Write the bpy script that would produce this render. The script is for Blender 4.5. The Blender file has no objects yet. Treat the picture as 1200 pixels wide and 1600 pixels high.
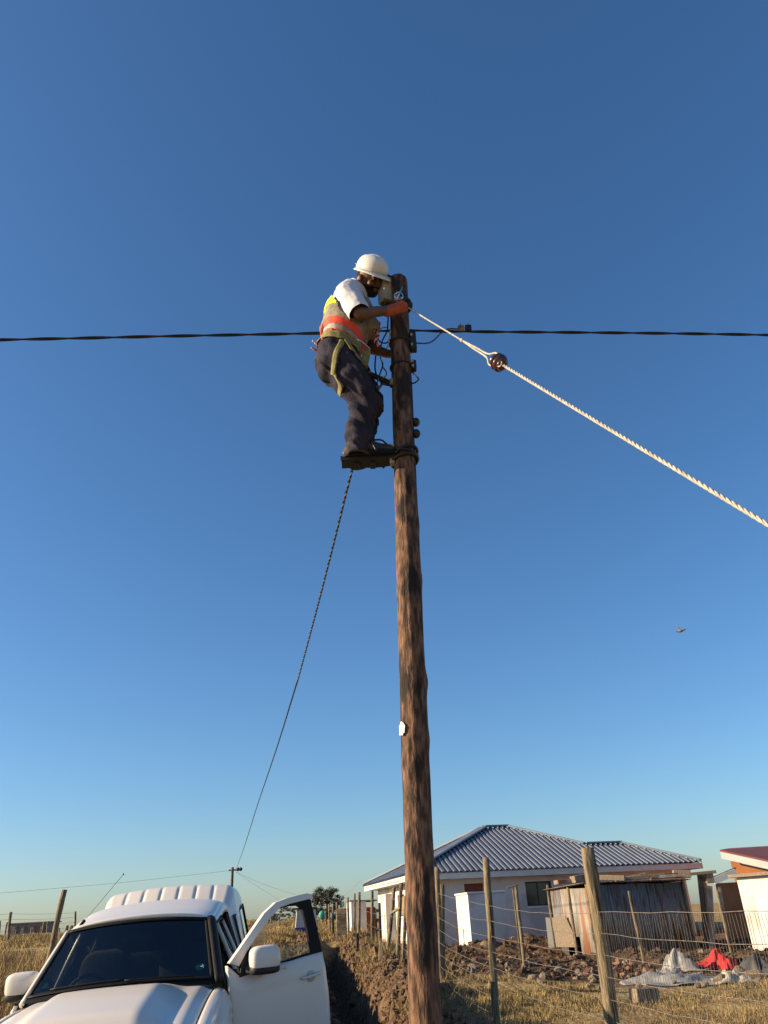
import bpy, bmesh, math, random
import numpy as np
from mathutils import Vector, Matrix
random.seed(7); RNG = np.random.default_rng(11)
scn = bpy.context.scene
COL = scn.collection
R_ = math.radians

# ------------------------------------------------------------------ camera
FPX, EYE = 1200.0, 1.55
PITCH, ROLL = R_(27.96), R_(3.0)
FW = Vector((0, math.cos(PITCH), math.sin(PITCH)))
_r = Vector((1, 0, 0)); _u = _r.cross(FW)
RT = _r*math.cos(ROLL) - _u*math.sin(ROLL)
UP = _u*math.cos(ROLL) + _r*math.sin(ROLL)
CAM = Vector((0, 0, EYE))
cd = bpy.data.cameras.new('camera'); cam = bpy.data.objects.new('camera', cd); COL.objects.link(cam)
cd.sensor_fit = 'HORIZONTAL'; cd.sensor_width = 36; cd.lens = 36.0
cd.clip_start = 0.05; cd.clip_end = 20000
cam.matrix_world = Matrix(((RT.x, UP.x, -FW.x, 0), (RT.y, UP.y, -FW.y, 0), (RT.z, UP.z, -FW.z, EYE), (0, 0, 0, 1)))
scn.camera = cam
scn.render.resolution_x = 768; scn.render.resolution_y = 1024
# ------------------------------------------------------------------ light
SUN_EL, SUN_SIDE = R_(20), R_(6)          # low sun from the left, a little on the camera's side
TO_SUN = Vector((-math.cos(SUN_EL)*math.cos(SUN_SIDE), -math.cos(SUN_EL)*math.sin(SUN_SIDE), math.sin(SUN_EL)))
w = bpy.data.worlds.new('World'); scn.world = w; w.use_nodes = True
nt = w.node_tree; nt.nodes.clear()
sky = nt.nodes.new('ShaderNodeTexSky'); sky.sky_type = 'NISHITA'; sky.sun_disc = False
sky.sun_elevation = SUN_EL; sky.sun_rotation = math.atan2(TO_SUN.x, TO_SUN.y)
sky.altitude = 2300; sky.air_density = 1.42; sky.dust_density = 5.0; sky.ozone_density = 5.2
bg = nt.nodes.new('ShaderNodeBackground'); bg.inputs['Strength'].default_value = 0.086
wo = nt.nodes.new('ShaderNodeOutputWorld')
hs = nt.nodes.new('ShaderNodeHueSaturation'); hs.inputs['Saturation'].default_value = 1.09
nt.links.new(sky.outputs[0], hs.inputs['Color']); nt.links.new(hs.outputs[0], bg.inputs['Color']); nt.links.new(bg.outputs[0], wo.inputs['Surface'])
sd = bpy.data.lights.new('sun', 'SUN'); sun = bpy.data.objects.new('sun', sd); COL.objects.link(sun)
sd.energy = 5.0; sd.angle = R_(0.5); sd.color = (1.0, 0.79, 0.52)
sun.rotation_euler = TO_SUN.to_track_quat('Z', 'Y').to_euler(); sun.location = (-20, -5, 20)
scn.view_settings.view_transform = 'Standard'; scn.view_settings.look = 'None'
scn.view_settings.exposure = 0.95; scn.view_settings.gamma = 1.0; scn.view_settings.use_curve_mapping = False

# ------------------------------------------------------------------ helpers
def ray(px, py):
    return FW + RT*((px-600)/FPX) - UP*((py-800)/FPX)
def P(px, py, Y):                       # point on the pixel's ray at forward distance Y
    d = ray(px, py); return CAM + d*(Y/d.y)
def on_plane(px, py, p0, n):
    d = ray(px, py); return CAM + d*((Vector(p0)-CAM).dot(n)/d.dot(n))

def hsh(i, j, k):
    n = (i*374761393 + j*668265263 + k*2147483647) & 0xffffffff
    n = ((n ^ (n >> 13))*1274126177) & 0xffffffff
    return ((n ^ (n >> 16)) & 0xffff)/65535.0
def vnoise(p):                          # value noise, p (N,3)
    p = np.asarray(p, float); i = np.floor(p).astype(np.int64); f = p-i; f = f*f*(3-2*f)
    o = 0
    for a in (0, 1):
        for b in (0, 1):
            for c in (0, 1):
                wgt = (f[:, 0] if a else 1-f[:, 0])*(f[:, 1] if b else 1-f[:, 1])*(f[:, 2] if c else 1-f[:, 2])
                o = o + wgt*hsh(i[:, 0]+a, i[:, 1]+b, i[:, 2]+c)
    return o*2-1
def fbm(p, oct=4):
    p = np.asarray(p, float); o = 0; a = 1.0
    for k in range(oct):
        o = o + a*vnoise(p*(2**k)+17.3*k); a *= .5
    return o
def sst(a, b, x):
    t = np.clip((x-a)/(b-a), 0, 1); return t*t*(3-2*t)

MATS = {}
def mat(name, col, rough=.7, col2=None, scale=6., stretch=(1, 1, 1), bump=0., bscale=30., metal=0., spec=.4, coat=0.,
        trans=0., dark=None, dscale=3., detail=6, lo=.35, hi=.65, bstretch=None, coords='Object'):
    """Principled material whose colour mixes two tones by noise, an optional dark stain noise and bump."""
    if name in MATS: return MATS[name]
    m = bpy.data.materials.new(name); m.use_nodes = True; n = m.node_tree; b = n.nodes['Principled BSDF']
    b.inputs['Roughness'].default_value = rough; b.inputs['Metallic'].default_value = metal
    b.inputs['Specular IOR Level'].default_value = spec; b.inputs['Coat Weight'].default_value = coat
    b.inputs['Coat Roughness'].default_value = .06
    tc = n.nodes.new('ShaderNodeTexCoord'); mp = n.nodes.new('ShaderNodeMapping'); mp.inputs['Scale'].default_value = stretch
    n.links.new(tc.outputs[coords], mp.inputs['Vector'])
    c2 = col2 or tuple(c*.72 for c in col)
    nz = n.nodes.new('ShaderNodeTexNoise'); nz.inputs['Scale'].default_value = scale; nz.inputs['Detail'].default_value = detail
    n.links.new(mp.outputs[0], nz.inputs['Vector'])
    cr = n.nodes.new('ShaderNodeValToRGB'); cr.color_ramp.elements[0].position = lo; cr.color_ramp.elements[1].position = hi
    cr.color_ramp.elements[0].color = (*c2, 1); cr.color_ramp.elements[1].color = (*col, 1)
    n.links.new(nz.outputs['Fac'], cr.inputs[0]); out = cr.outputs[0]
    if dark:
        n2 = n.nodes.new('ShaderNodeTexNoise'); n2.inputs['Scale'].default_value = dscale; n2.inputs['Detail'].default_value = 8
        n.links.new(mp.outputs[0], n2.inputs['Vector'])
        r2 = n.nodes.new('ShaderNodeValToRGB'); r2.color_ramp.elements[0].position = .52; r2.color_ramp.elements[1].position = .62
        mx = n.nodes.new('ShaderNodeMixRGB'); n.links.new(n2.outputs['Fac'], r2.inputs[0]); n.links.new(r2.outputs[0], mx.inputs[0])
        n.links.new(out, mx.inputs[1]); mx.inputs[2].default_value = (*dark, 1); out = mx.outputs[0]
    n.links.new(out, b.inputs['Base Color'])
    if bump:
        n3 = n.nodes.new('ShaderNodeTexNoise'); n3.inputs['Scale'].default_value = bscale; n3.inputs['Detail'].default_value = 8
        if bstretch:
            m3 = n.nodes.new('ShaderNodeMapping'); m3.inputs['Scale'].default_value = bstretch
            n.links.new(tc.outputs[coords], m3.inputs['Vector']); n.links.new(m3.outputs[0], n3.inputs['Vector'])
        else: n.links.new(mp.outputs[0], n3.inputs['Vector'])
        bp = n.nodes.new('ShaderNodeBump'); bp.inputs['Strength'].default_value = bump; bp.inputs['Distance'].default_value = .02
        n.links.new(n3.outputs['Fac'], bp.inputs['Height']); n.links.new(bp.outputs[0], b.inputs['Normal'])
    MATS[name] = m; return m

def glass_mat(name, tint, rough=.02, refl=1.0):
    if name in MATS: return MATS[name]
    m = bpy.data.materials.new(name); m.use_nodes = True; n = m.node_tree; n.nodes.clear()
    o = n.nodes.new('ShaderNodeOutputMaterial'); t = n.nodes.new('ShaderNodeBsdfTransparent'); t.inputs[0].default_value = (*tint, 1)
    g = n.nodes.new('ShaderNodeBsdfGlossy'); g.inputs['Roughness'].default_value = rough
    f = n.nodes.new('ShaderNodeFresnel'); f.inputs['IOR'].default_value = 1.45
    nz = n.nodes.new('ShaderNodeTexNoise'); nz.inputs['Scale'].default_value = 7
    ml = n.nodes.new('ShaderNodeMath'); ml.operation = 'MULTIPLY'; ml.inputs[1].default_value = refl
    n.links.new(f.outputs[0], ml.inputs[0])
    rr = n.nodes.new('ShaderNodeMapRange'); rr.inputs['To Min'].default_value = rough; rr.inputs['To Max'].default_value = rough+.05
    n.links.new(nz.outputs['Fac'], rr.inputs['Value']); n.links.new(rr.outputs[0], g.inputs['Roughness'])
    mx = n.nodes.new('ShaderNodeMixShader'); n.links.new(ml.outputs[0], mx.inputs[0])
    n.links.new(t.outputs[0], mx.inputs[1]); n.links.new(g.outputs[0], mx.inputs[2]); n.links.new(mx.outputs[0], o.inputs['Surface'])
    MATS[name] = m; return m

def tag(o, label=None, cat=None, group=None, kind=None):
    if label: o['label'] = label
    if cat: o['category'] = cat
    if group: o['group'] = group
    if kind: o['kind'] = kind
    return o
def empty(name, loc=(0, 0, 0), label=None, cat=None, group=None):
    o = bpy.data.objects.new(name, None); o.empty_display_size = .1; COL.objects.link(o); o.location = loc
    return tag(o, label, cat, group)
def link_mesh(name, me, m, parent=None, smooth=False):
    o = bpy.data.objects.new(name, me); COL.objects.link(o)
    if m is not None and not me.materials: me.materials.append(m)
    if smooth and len(me.polygons): me.polygons.foreach_set('use_smooth', [True]*len(me.polygons))
    if parent is not None:
        o.parent = parent
        o.matrix_parent_inverse = world_of(parent).inverted()
    return o
def world_of(o):
    m = o.matrix_basis.copy()
    if o.parent: m = world_of(o.parent) @ o.matrix_parent_inverse @ m
    return m

class MB:
    """collects vertices and faces in world coordinates (or through self.M) and builds ONE mesh"""
    def __init__(s, M=None): s.v = []; s.f = []; s.M = M
    def pt(s, p):
        p = Vector(p); return tuple(s.M @ p) if s.M else tuple(p)
    def add(s, vs, fs):
        b = len(s.v); s.v += [s.pt(p) for p in vs]; s.f += [tuple(b+i for i in f) for f in fs]; return s
    def box(s, c, size, rot=None, taper=1.0):
        hx, hy, hz = [a/2 for a in size]; c = Vector(c); vs = []
        for z in (-1, 1):
            t = taper if z > 0 else 1
            for x, y in ((-1, -1), (1, -1), (1, 1), (-1, 1)):
                p = Vector((x*hx*t, y*hy*t, z*hz)); p = (rot @ p) if rot else p; vs.append(c+p)
        return s.add(vs, [(3, 2, 1, 0), (4, 5, 6, 7), (0, 1, 5, 4), (1, 2, 6, 5), (2, 3, 7, 6), (3, 0, 4, 7)])
    def beam(s, a, b, wd, ht, up=(0, 0, 1)):
        a = Vector(a); b = Vector(b); d = (b-a); L = d.length; d.normalize(); up = Vector(up)
        x = d.cross(up); x = x.normalized() if x.length > 1e-6 else d.orthogonal().normalized(); z = x.cross(d)
        rot = Matrix((x, d, z)).transposed(); return s.box((a+b)/2, (wd, L, ht), rot)
    def tube(s, pts, r, n=8, cap=True, jit=0.):
        pts = [Vector(p) for p in pts]; rs = r if isinstance(r, (list, tuple)) else [r]*len(pts); N = len(pts)
        t = (pts[1]-pts[0]).normalized(); x = t.orthogonal().normalized(); vs = []
        for i, p in enumerate(pts):
            t2 = (pts[min(i+1, N-1)]-pts[max(i-1, 0)]).normalized()
            q = t.rotation_difference(t2); x = q @ x; t = t2; y = t.cross(x)
            for k in range(n):
                a = 2*math.pi*k/n; rr = rs[i]*(1+(random.uniform(-jit, jit) if jit else 0))
                vs.append(p + x*(rr*math.cos(a)) + y*(rr*math.sin(a)))
        fs = [(i*n+k, i*n+(k+1) % n, (i+1)*n+(k+1) % n, (i+1)*n+k) for i in range(N-1) for k in range(n)]
        if cap: fs += [tuple(reversed(range(n))), tuple(range((N-1)*n, N*n))]
        return s.add(vs, fs)
    def ball(s, c, r, n=10, rot=None, rx=(1, 1, 1)):
        c = Vector(c); vs = []; fs = []; m = n//2+1
        for i in range(m+1):
            th = math.pi*i/m
            for k in range(n):
                a = 2*math.pi*k/n
                p = Vector((r*rx[0]*math.sin(th)*math.cos(a), r*rx[1]*math.sin(th)*math.sin(a), r*rx[2]*math.cos(th)))
                vs.append(c+((rot @ p) if rot else p))
        for i in range(m):
            for k in range(n): fs.append((i*n+k, (i+1)*n+k, (i+1)*n+(k+1) % n, i*n+(k+1) % n))
        return s.add(vs, fs)
    def capsule(s, a, b, ra, rb, n=14):
        a = Vector(a); b = Vector(b); d = b-a; L = d.length
        if L < 1e-6: return s.ball(a, ra, n)
        d /= L; pts = []; rs = []
        for k in range(5):
            t = math.pi/2*(1-k/4); pts.append(a-d*(ra*math.sin(t))); rs.append(max(ra*math.cos(t), 1e-4))
        for k in range(5):
            t = math.pi/2*(k/4); pts.append(b+d*(rb*math.sin(t))); rs.append(max(rb*math.cos(t), 1e-4))
        return s.tube(pts, rs, n)
    def chain(s, L, n=14):
        for (a, ra), (b, rb) in zip(L, L[1:]): s.capsule(a, b, ra, rb, n)
        return s
    def prism(s, poly, n, th):          # extrude polygon (list of points) along n by th
        n = Vector(n).normalized()*th; k = len(poly); vs = [Vector(p) for p in poly]+[Vector(p)+n for p in poly]
        return s.add(vs, [tuple(reversed(range(k))), tuple(range(k, 2*k))]+[(i, (i+1) % k, k+(i+1) % k, k+i) for i in range(k)])
    def strip(s, outer, inner, n, th, closed=True):   # band between two matching loops, with thickness
        n = Vector(n).normalized()*th; k = len(outer)
        vs = [Vector(p) for p in outer]+[Vector(p) for p in inner]; vs += [p+n for p in vs]; fs = []
        for i in range(k if closed else k-1):
            j = (i+1) % k
            fs += [(i, j, k+j, k+i), (2*k+i, 3*k+i, 3*k+j, 2*k+j), (i, 2*k+i, 2*k+j, j), (k+i, k+j, 3*k+j, 3*k+i)]
        if not closed: fs += [(0, k, 3*k, 2*k), (k-1, 3*k-1, 4*k-1, 2*k-1)]
        return s.add(vs, fs)
    def grid(s, rows):
        m = len(rows[0]); vs = [p for r in rows for p in r]
        return s.add(vs, [(i*m+j, i*m+j+1, (i+1)*m+j+1, (i+1)*m+j) for i in range(len(rows)-1) for j in range(m-1)])
    def mesh(s, name):
        me = bpy.data.meshes.new(name); me.from_pydata(s.v, [], s.f); me.update()
        bm = bmesh.new(); bm.from_mesh(me); bmesh.ops.recalc_face_normals(bm, faces=bm.faces); bm.to_mesh(me); bm.free(); return me
    def build(s, name, m, parent=None, smooth=False, bevel=0., solid=0., label=None, origin=None):
        me = s.mesh(name)
        o = link_mesh(name, me, m, parent, smooth)
        if solid:
            md = o.modifiers.new('solid', 'SOLIDIFY'); md.thickness = solid; md.offset = -1
        if bevel:
            md = o.modifiers.new('bevel', 'BEVEL'); md.width = bevel; md.segments = 2; md.limit_method = 'ANGLE'
        if label: o['label'] = label
        return o

def seg(a, b, n):
    a = Vector(a); b = Vector(b); return [a.lerp(b, i/(n-1)) for i in range(n)]
def spline(pts, n=8):                   # Catmull-Rom through points
    pts = [Vector(p) for p in pts]; q = [pts[0]*2-pts[1]]+pts+[pts[-1]*2-pts[-2]]; o = []
    for i in range(1, len(q)-2):
        for k in range(n):
            t = k/n; a, b, c, d = q[i-1], q[i], q[i+1], q[i+2]
            o.append(.5*((2*b)+(c-a)*t+(2*a-5*b+4*c-d)*t*t+(3*b-3*c+d-a)*t**3))
    o.append(pts[-1]); return o
def twist(pts, r, pitch, strands, rs, step=None):
    """helical strands round a centre line; returns list of point lists"""
    pts = [Vector(p) for p in pts]; L = 0; out = [[] for _ in range(strands)]
    t = (pts[1]-pts[0]).normalized(); x = t.orthogonal().normalized()
    for i, p in enumerate(pts):
        if i: L += (p-pts[i-1]).length
        t2 = (pts[min(i+1, len(pts)-1)]-pts[max(i-1, 0)]).normalized(); x = t.rotation_difference(t2) @ x; t = t2; y = t.cross(x)
        for k in range(strands):
            a = 2*math.pi*(L/pitch+k/strands); out[k].append(p+x*(r*math.cos(a))+y*(r*math.sin(a)))
    return out
def resample(pts, step):
    pts = [Vector(p) for p in pts]; o = [pts[0]]
    for a, b in zip(pts, pts[1:]):
        n = max(1, int((b-a).length/step)); o += [a.lerp(b, (k+1)/n) for k in range(n)]
    return o

# ------------------------------------------------------------------ materials
M_white = mat('white_car_paint', (.70, .645, .575), .3, (.65, .595, .525), 2.2, coat=.18, spec=.4, lo=.2, hi=.8, bump=.015, bscale=260)
M_black = mat('black_rubber_trim', (.008, .008, .009), .6, (.012, .012, .012), 9, spec=.15)
M_plas = mat('dark_grey_plastic', (.014, .014, .016), .6, (.024, .023, .022), 14, bump=.06, bscale=200)
M_interior = mat('dark_cabin_interior', (.018, .018, .02), .85, (.028, .027, .026), 10)
M_seat = mat('charcoal_seat_fabric', (.035, .035, .04), .95, (.05, .05, .055), 40, bump=.1, bscale=300)
M_chrome = mat('bright_metal', (.6, .6, .6), .25, (.45, .45, .45), 12, metal=1.)
M_steel = mat('galvanised_steel', (.42, .42, .42), .45, (.3, .3, .31), 30, metal=.7)
M_tyre = mat('tyre_rubber', (.02, .02, .02), .9, (.03, .028, .026), 20, bump=.2, bscale=60)
G_wind = glass_mat('windscreen_glass', (.24, .27, .26), .012, .09)
G_side = glass_mat('side_window_glass', (.40, .44, .43), .012, 1.0)
G_clear = glass_mat('clear_door_glass', (.55, .62, .58), .012, 1.0)
M_pole = mat('weathered_creosote_wood', (.20, .108, .064), .9, (.042, .023, .015), 7, (6, 6, 1.7), bump=.55, bscale=9, dark=(.020, .013, .010), dscale=2.1, bstretch=(8, 8, 1.8), lo=.37, hi=.64, detail=11)
M_post = mat('grey_weathered_post', (.27, .21, .125), .9, (.12, .09, .055), 9, (8, 8, .8), bump=.7, bscale=12, dark=(.05, .04, .028), dscale=2.5, bstretch=(10, 10, .8))
M_plank = mat('weathered_plank', (.30, .235, .165), .9, (.16, .12, .085), 8, (2, 8, 8), bump=.5, bscale=14)
M_wire = mat('dull_fence_wire', (.26, .23, .20), .6, (.17, .13, .10), 20, metal=.4)
M_cable = mat('black_cable_sheath', (.008, .008, .010), .45, (.014, .014, .016), 15)
M_rope = mat('pale_galvanised_stay', (.47, .43, .36), .55, (.30, .27, .23), 40, bump=.2, bscale=200)
M_porc = mat('maroon_glazed_porcelain', (.075, .020, .020), .3, (.022, .008, .009), 12, spec=.6)
M_skin = mat('brown_skin', (.15, .074, .043), .55, (.115, .055, .032), 18, bump=.05, bscale=160)
M_tee = mat('white_cotton', (.58, .565, .60), .9, (.50, .49, .53), 14, bump=.12, bscale=180)
M_trou = mat('faded_navy_workwear', (.040, .035, .052), .92, (.020, .019, .030), 9, bump=.35, bscale=90, spec=.15)
M_vest = mat('khaki_vest_mesh', (.29, .25, .18), .9, (.21, .18, .13), 30, bump=.25, bscale=260)
M_yel = mat('fluorescent_yellow', (.72, .75, .02), .7, (.62, .66, .015), 16, bump=.1, bscale=200)
M_red = mat('fluorescent_red_orange', (.78, .07, .03), .7, (.66, .05, .025), 16, bump=.12, bscale=180)
M_refl = mat('grey_reflective_tape', (.30, .27, .22), .5, (.22, .2, .17), 24)
M_harn = mat('olive_webbing', (.25, .225, .075), .85, (.14, .125, .045), 25, bump=.3, bscale=300)
M_boot = mat('dusty_leather_boot', (.055, .040, .029), .75, (.022, .017, .013), 12, bump=.2, bscale=80)
M_glove = mat('orange_glove', (.42, .085, .03), .8, (.33, .06, .025), 22, bump=.2, bscale=160)
M_glovb = mat('black_glove_grip', (.012, .012, .013), .7, (.02, .02, .02), 20)
M_hat = mat('white_hard_hat_shell', (.66, .64, .58), .38, (.61, .59, .53), 7, spec=.5)
M_hair = mat('black_hair', (.006, .006, .006), .9, (.012, .011, .01), 60, bump=.5, bscale=300)
M_eye = mat('eye_white', (.09, .075, .065), .6, (.07, .06, .05), 20)
M_pink = mat('pink_handle', (.62, .22, .20), .5, (.5, .17, .16), 20)
M_box = mat('weathered_cream_box', (.42, .36, .24), .75, (.30, .25, .17), 9, dark=(.12, .09, .06), dscale=5, bump=.2, bscale=40)
M_plaster = mat('white_painted_plaster', (.66, .605, .56), .9, (.58, .53, .49), 2.2, bump=.12, bscale=40, dark=(.45, .42, .38), dscale=1.1, coords='Object')
M_fascia = mat('white_fascia', (.62, .60, .565), .7, (.55, .53, .49), 3)
M_roof = mat('blue_grey_roof_sheet', (.19, .21, .25), .4, (.15, .165, .20), 2, metal=.2, spec=.5)
M_roofr = mat('red_brown_roof_sheet', (.30, .085, .05), .6, (.22, .06, .038), 2)
M_orange = mat('orange_plaster', (.40, .16, .065), .9, (.33, .125, .05), 2.5, bump=.1, bscale=40)
M_door = mat('red_brown_wood_door', (.20, .05, .022), .6, (.14, .035, .016), 6, (1, 1, .3))
M_frame = mat('dark_window_frame', (.025, .022, .02), .5, (.035, .03, .028), 10)
M_pane = mat('dark_window_pane', (.012, .014, .018), .12, (.02, .022, .026), 2, spec=.6)
M_tin = mat('weathered_grey_tin', (.20, .195, .19), .6, (.12, .115, .112), 5, (6, 6, 1), metal=.3, dark=(.12, .055, .028), dscale=1.6)
M_tinr = mat('pale_rusty_tin', (.30, .27, .225), .65, (.18, .16, .135), 3, (2.5, 2.5, .8), metal=.1, dark=(.24, .10, .045), dscale=.9)
M_stone = mat('pale_rubble_stone', (.29, .225, .15), .95, (.15, .11, .075), 9, bump=.8, bscale=24, coords='Object')
M_brick = mat('red_brown_brick', (.26, .115, .07), .95, (.18, .085, .055), 10, bump=.5, bscale=30)
M_clod = mat('dry_earth_clod', (.185, .115, .062), 1., (.085, .052, .029), 7, bump=1., bscale=18, coords='Object')
M_soil = mat('dark_yard_earth', (.13, .078, .044), 1., (.055, .033, .02), 7, bump=1., bscale=18)
M_sack = mat('grey_plastic_sheet', (.33, .32, .30), .75, (.21, .205, .195), 8, bump=.3, bscale=30)
M_cloth = mat('red_cloth', (.46, .03, .03), .9, (.48, .025, .025), 10, bump=.3, bscale=40)
M_blue = mat('blue_painted_band', (.05, .06, .22), .8, (.04, .05, .17), 5)
M_green = mat('green_plastic', (.05, .32, .22), .6, (.04, .24, .17), 10)
M_teal = mat('teal_sticker', (.03, .26, .30), .5, (.025, .2, .24), 10)
M_bird = mat('pale_brown_feathers', (.30, .22, .16), .9, (.2, .15, .11), 60)
M_birdd = mat('dark_wing_feathers', (.05, .045, .045), .9, (.03, .03, .03), 60)
M_leaf = mat('dark_conifer_foliage', (.06, .055, .026), .9, (.026, .028, .014), 2.5)
M_bark = mat('tree_bark', (.09, .065, .045), .95, (.05, .035, .025), 8, bump=.5, bscale=20)

# ------------------------------------------------------------------ terrain
CAR_O = Vector((-2.25, 7.18, 0.02)); CAR_YAW = R_(7.0); CAR_TILT = R_(2.3)
cv = Vector((math.cos(CAR_YAW), math.sin(CAR_YAW), 0)); cu = Vector((math.sin(CAR_YAW), -math.cos(CAR_YAW), 0))
CV = (cv*math.cos(CAR_TILT)+Vector((0, 0, math.sin(CAR_TILT)))).normalized()
CU = cu; CW = CU.cross(CV)
if CW.z < 0: CW = -CW
CARM = Matrix(((CU.x, CV.x, CW.x, CAR_O.x), (CU.y, CV.y, CW.y, CAR_O.y), (CU.z, CV.z, CW.z, CAR_O.z), (0, 0, 0, 1)))
def trench_x(Y): return -.15-.112*(Y-8)
def terrain(X, Y):
    X = np.asarray(X, float); Y = np.asarray(Y, float)
    q = np.stack([X, Y, np.zeros_like(X)], 1)
    z = .025*np.clip(Y-3, 0, 58)
    z = z + .55*sst(-2.6, -6.5, X)*sst(7, 15, Y)*(1-.35*sst(35, 70, Y))
    far = sst(60, 110, Y); z = z+far*.02
    z = z + .05*fbm(q*.6, 3)*sst(2, 8, Y)*(1-sst(60, 200, Y)) + .014*fbm(q*3.1, 3)*(1-sst(25, 60, Y))
    # trench and its spoil banks
    d = X-trench_x(Y); along = sst(5.6, 7.2, Y)*(1-sst(30, 38, Y)); rough = fbm(q*2.3, 4)
    z = z + along*(-.75*np.exp(-(d/.30)**4))
    z = z + along*((.34+.16*rough)*np.exp(-((d+.78)/.36)**2) + (.40+.18*rough)*np.exp(-((d-.80)/.42)**2))
    z = z + along*.16*sst(.5, 1.2, d)*(1-sst(2.6, 4.5, d))*sst(12, 16, Y)
    # rubble heaps in the yard
    for hx, hy, sx, sy, hh in ((2.6, 24.0, 1.8, 1.1, .30), (4.1, 24.2, 1.2, .9, .24), (1.4, 21.6, 1.4, 1.4, .14), (3.4, 20.6, 1.9, 1.1, .13),
                               (6.4, 18.6, 1.5, .8, .18), (8.6, 18.8, 1.6, .8, .22), (5.6, 20.0, 1.6, .8, .16)):
        z = z + (hh*(1+.6*fbm(q*2.9+hx, 4)))*np.exp(-((X-hx)/sx)**2-((Y-hy)/sy)**2)
    # level standing under the truck
    rel = np.stack([X-CAR_O.x, Y-CAR_O.y], 1); u = rel@np.array([cu.x, cu.y]); v = rel@np.array([cv.x, cv.y])
    wgt = (1-sst(1.05, 1.5, np.abs(v)))*(1-sst(2.6, 3.4, np.abs(u+1.1)))
    zc = CAR_O.z+v*math.tan(CAR_TILT)-.004
    z = z*(1-wgt)+zc*wgt
    # the spot the camera and the pole stand on
    return z
_TX0, _TY0, _TS = -16., 0., .1
_tx = np.arange(_TX0, 16.01, _TS); _ty = np.arange(_TY0, 48.01, _TS); _TXX, _TYY = np.meshgrid(_tx, _ty)
_TT = terrain(_TXX.ravel(), _TYY.ravel()).reshape(_TXX.shape)
def tz(x, y):                            # table lookup inside the yard, direct beyond
    a = (x-_TX0)/_TS; b = (y-_TY0)/_TS; i = int(a) if a >= 0 else -1; j = int(b) if b >= 0 else -1
    if 0 <= i < len(_tx)-1 and 0 <= j < len(_ty)-1:
        a -= i; b -= j; T = _TT; return float((T[j, i]*(1-a)+T[j, i+1]*a)*(1-b)+(T[j+1, i]*(1-a)+T[j+1, i+1]*a)*b)
    return float(terrain([x], [y])[0])
def soil_mask(X, Y):
    q = np.stack([X, Y, np.zeros_like(X)], 1); d = X-trench_x(Y); n = .35*fbm(q*1.3, 4)
    s = (sst(5, 6.5, Y)*(1-sst(32, 40, Y)))*(1-sst(1.0, 1.7, np.abs(d)+n))
    yard = sst(15.9, 17.2, Y+n*2-.12*np.abs(X-3))*(1-sst(27, 34, Y))*sst(-.3, .8, d-1.0)*(1-sst(11, 13, X))
    path = (1-sst(.6, 1.3, np.abs(d+3.1+.4*n)))*sst(14, 18, Y)*.5
    return np.clip(np.maximum(np.maximum(s, yard), path), 0, 1)

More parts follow.
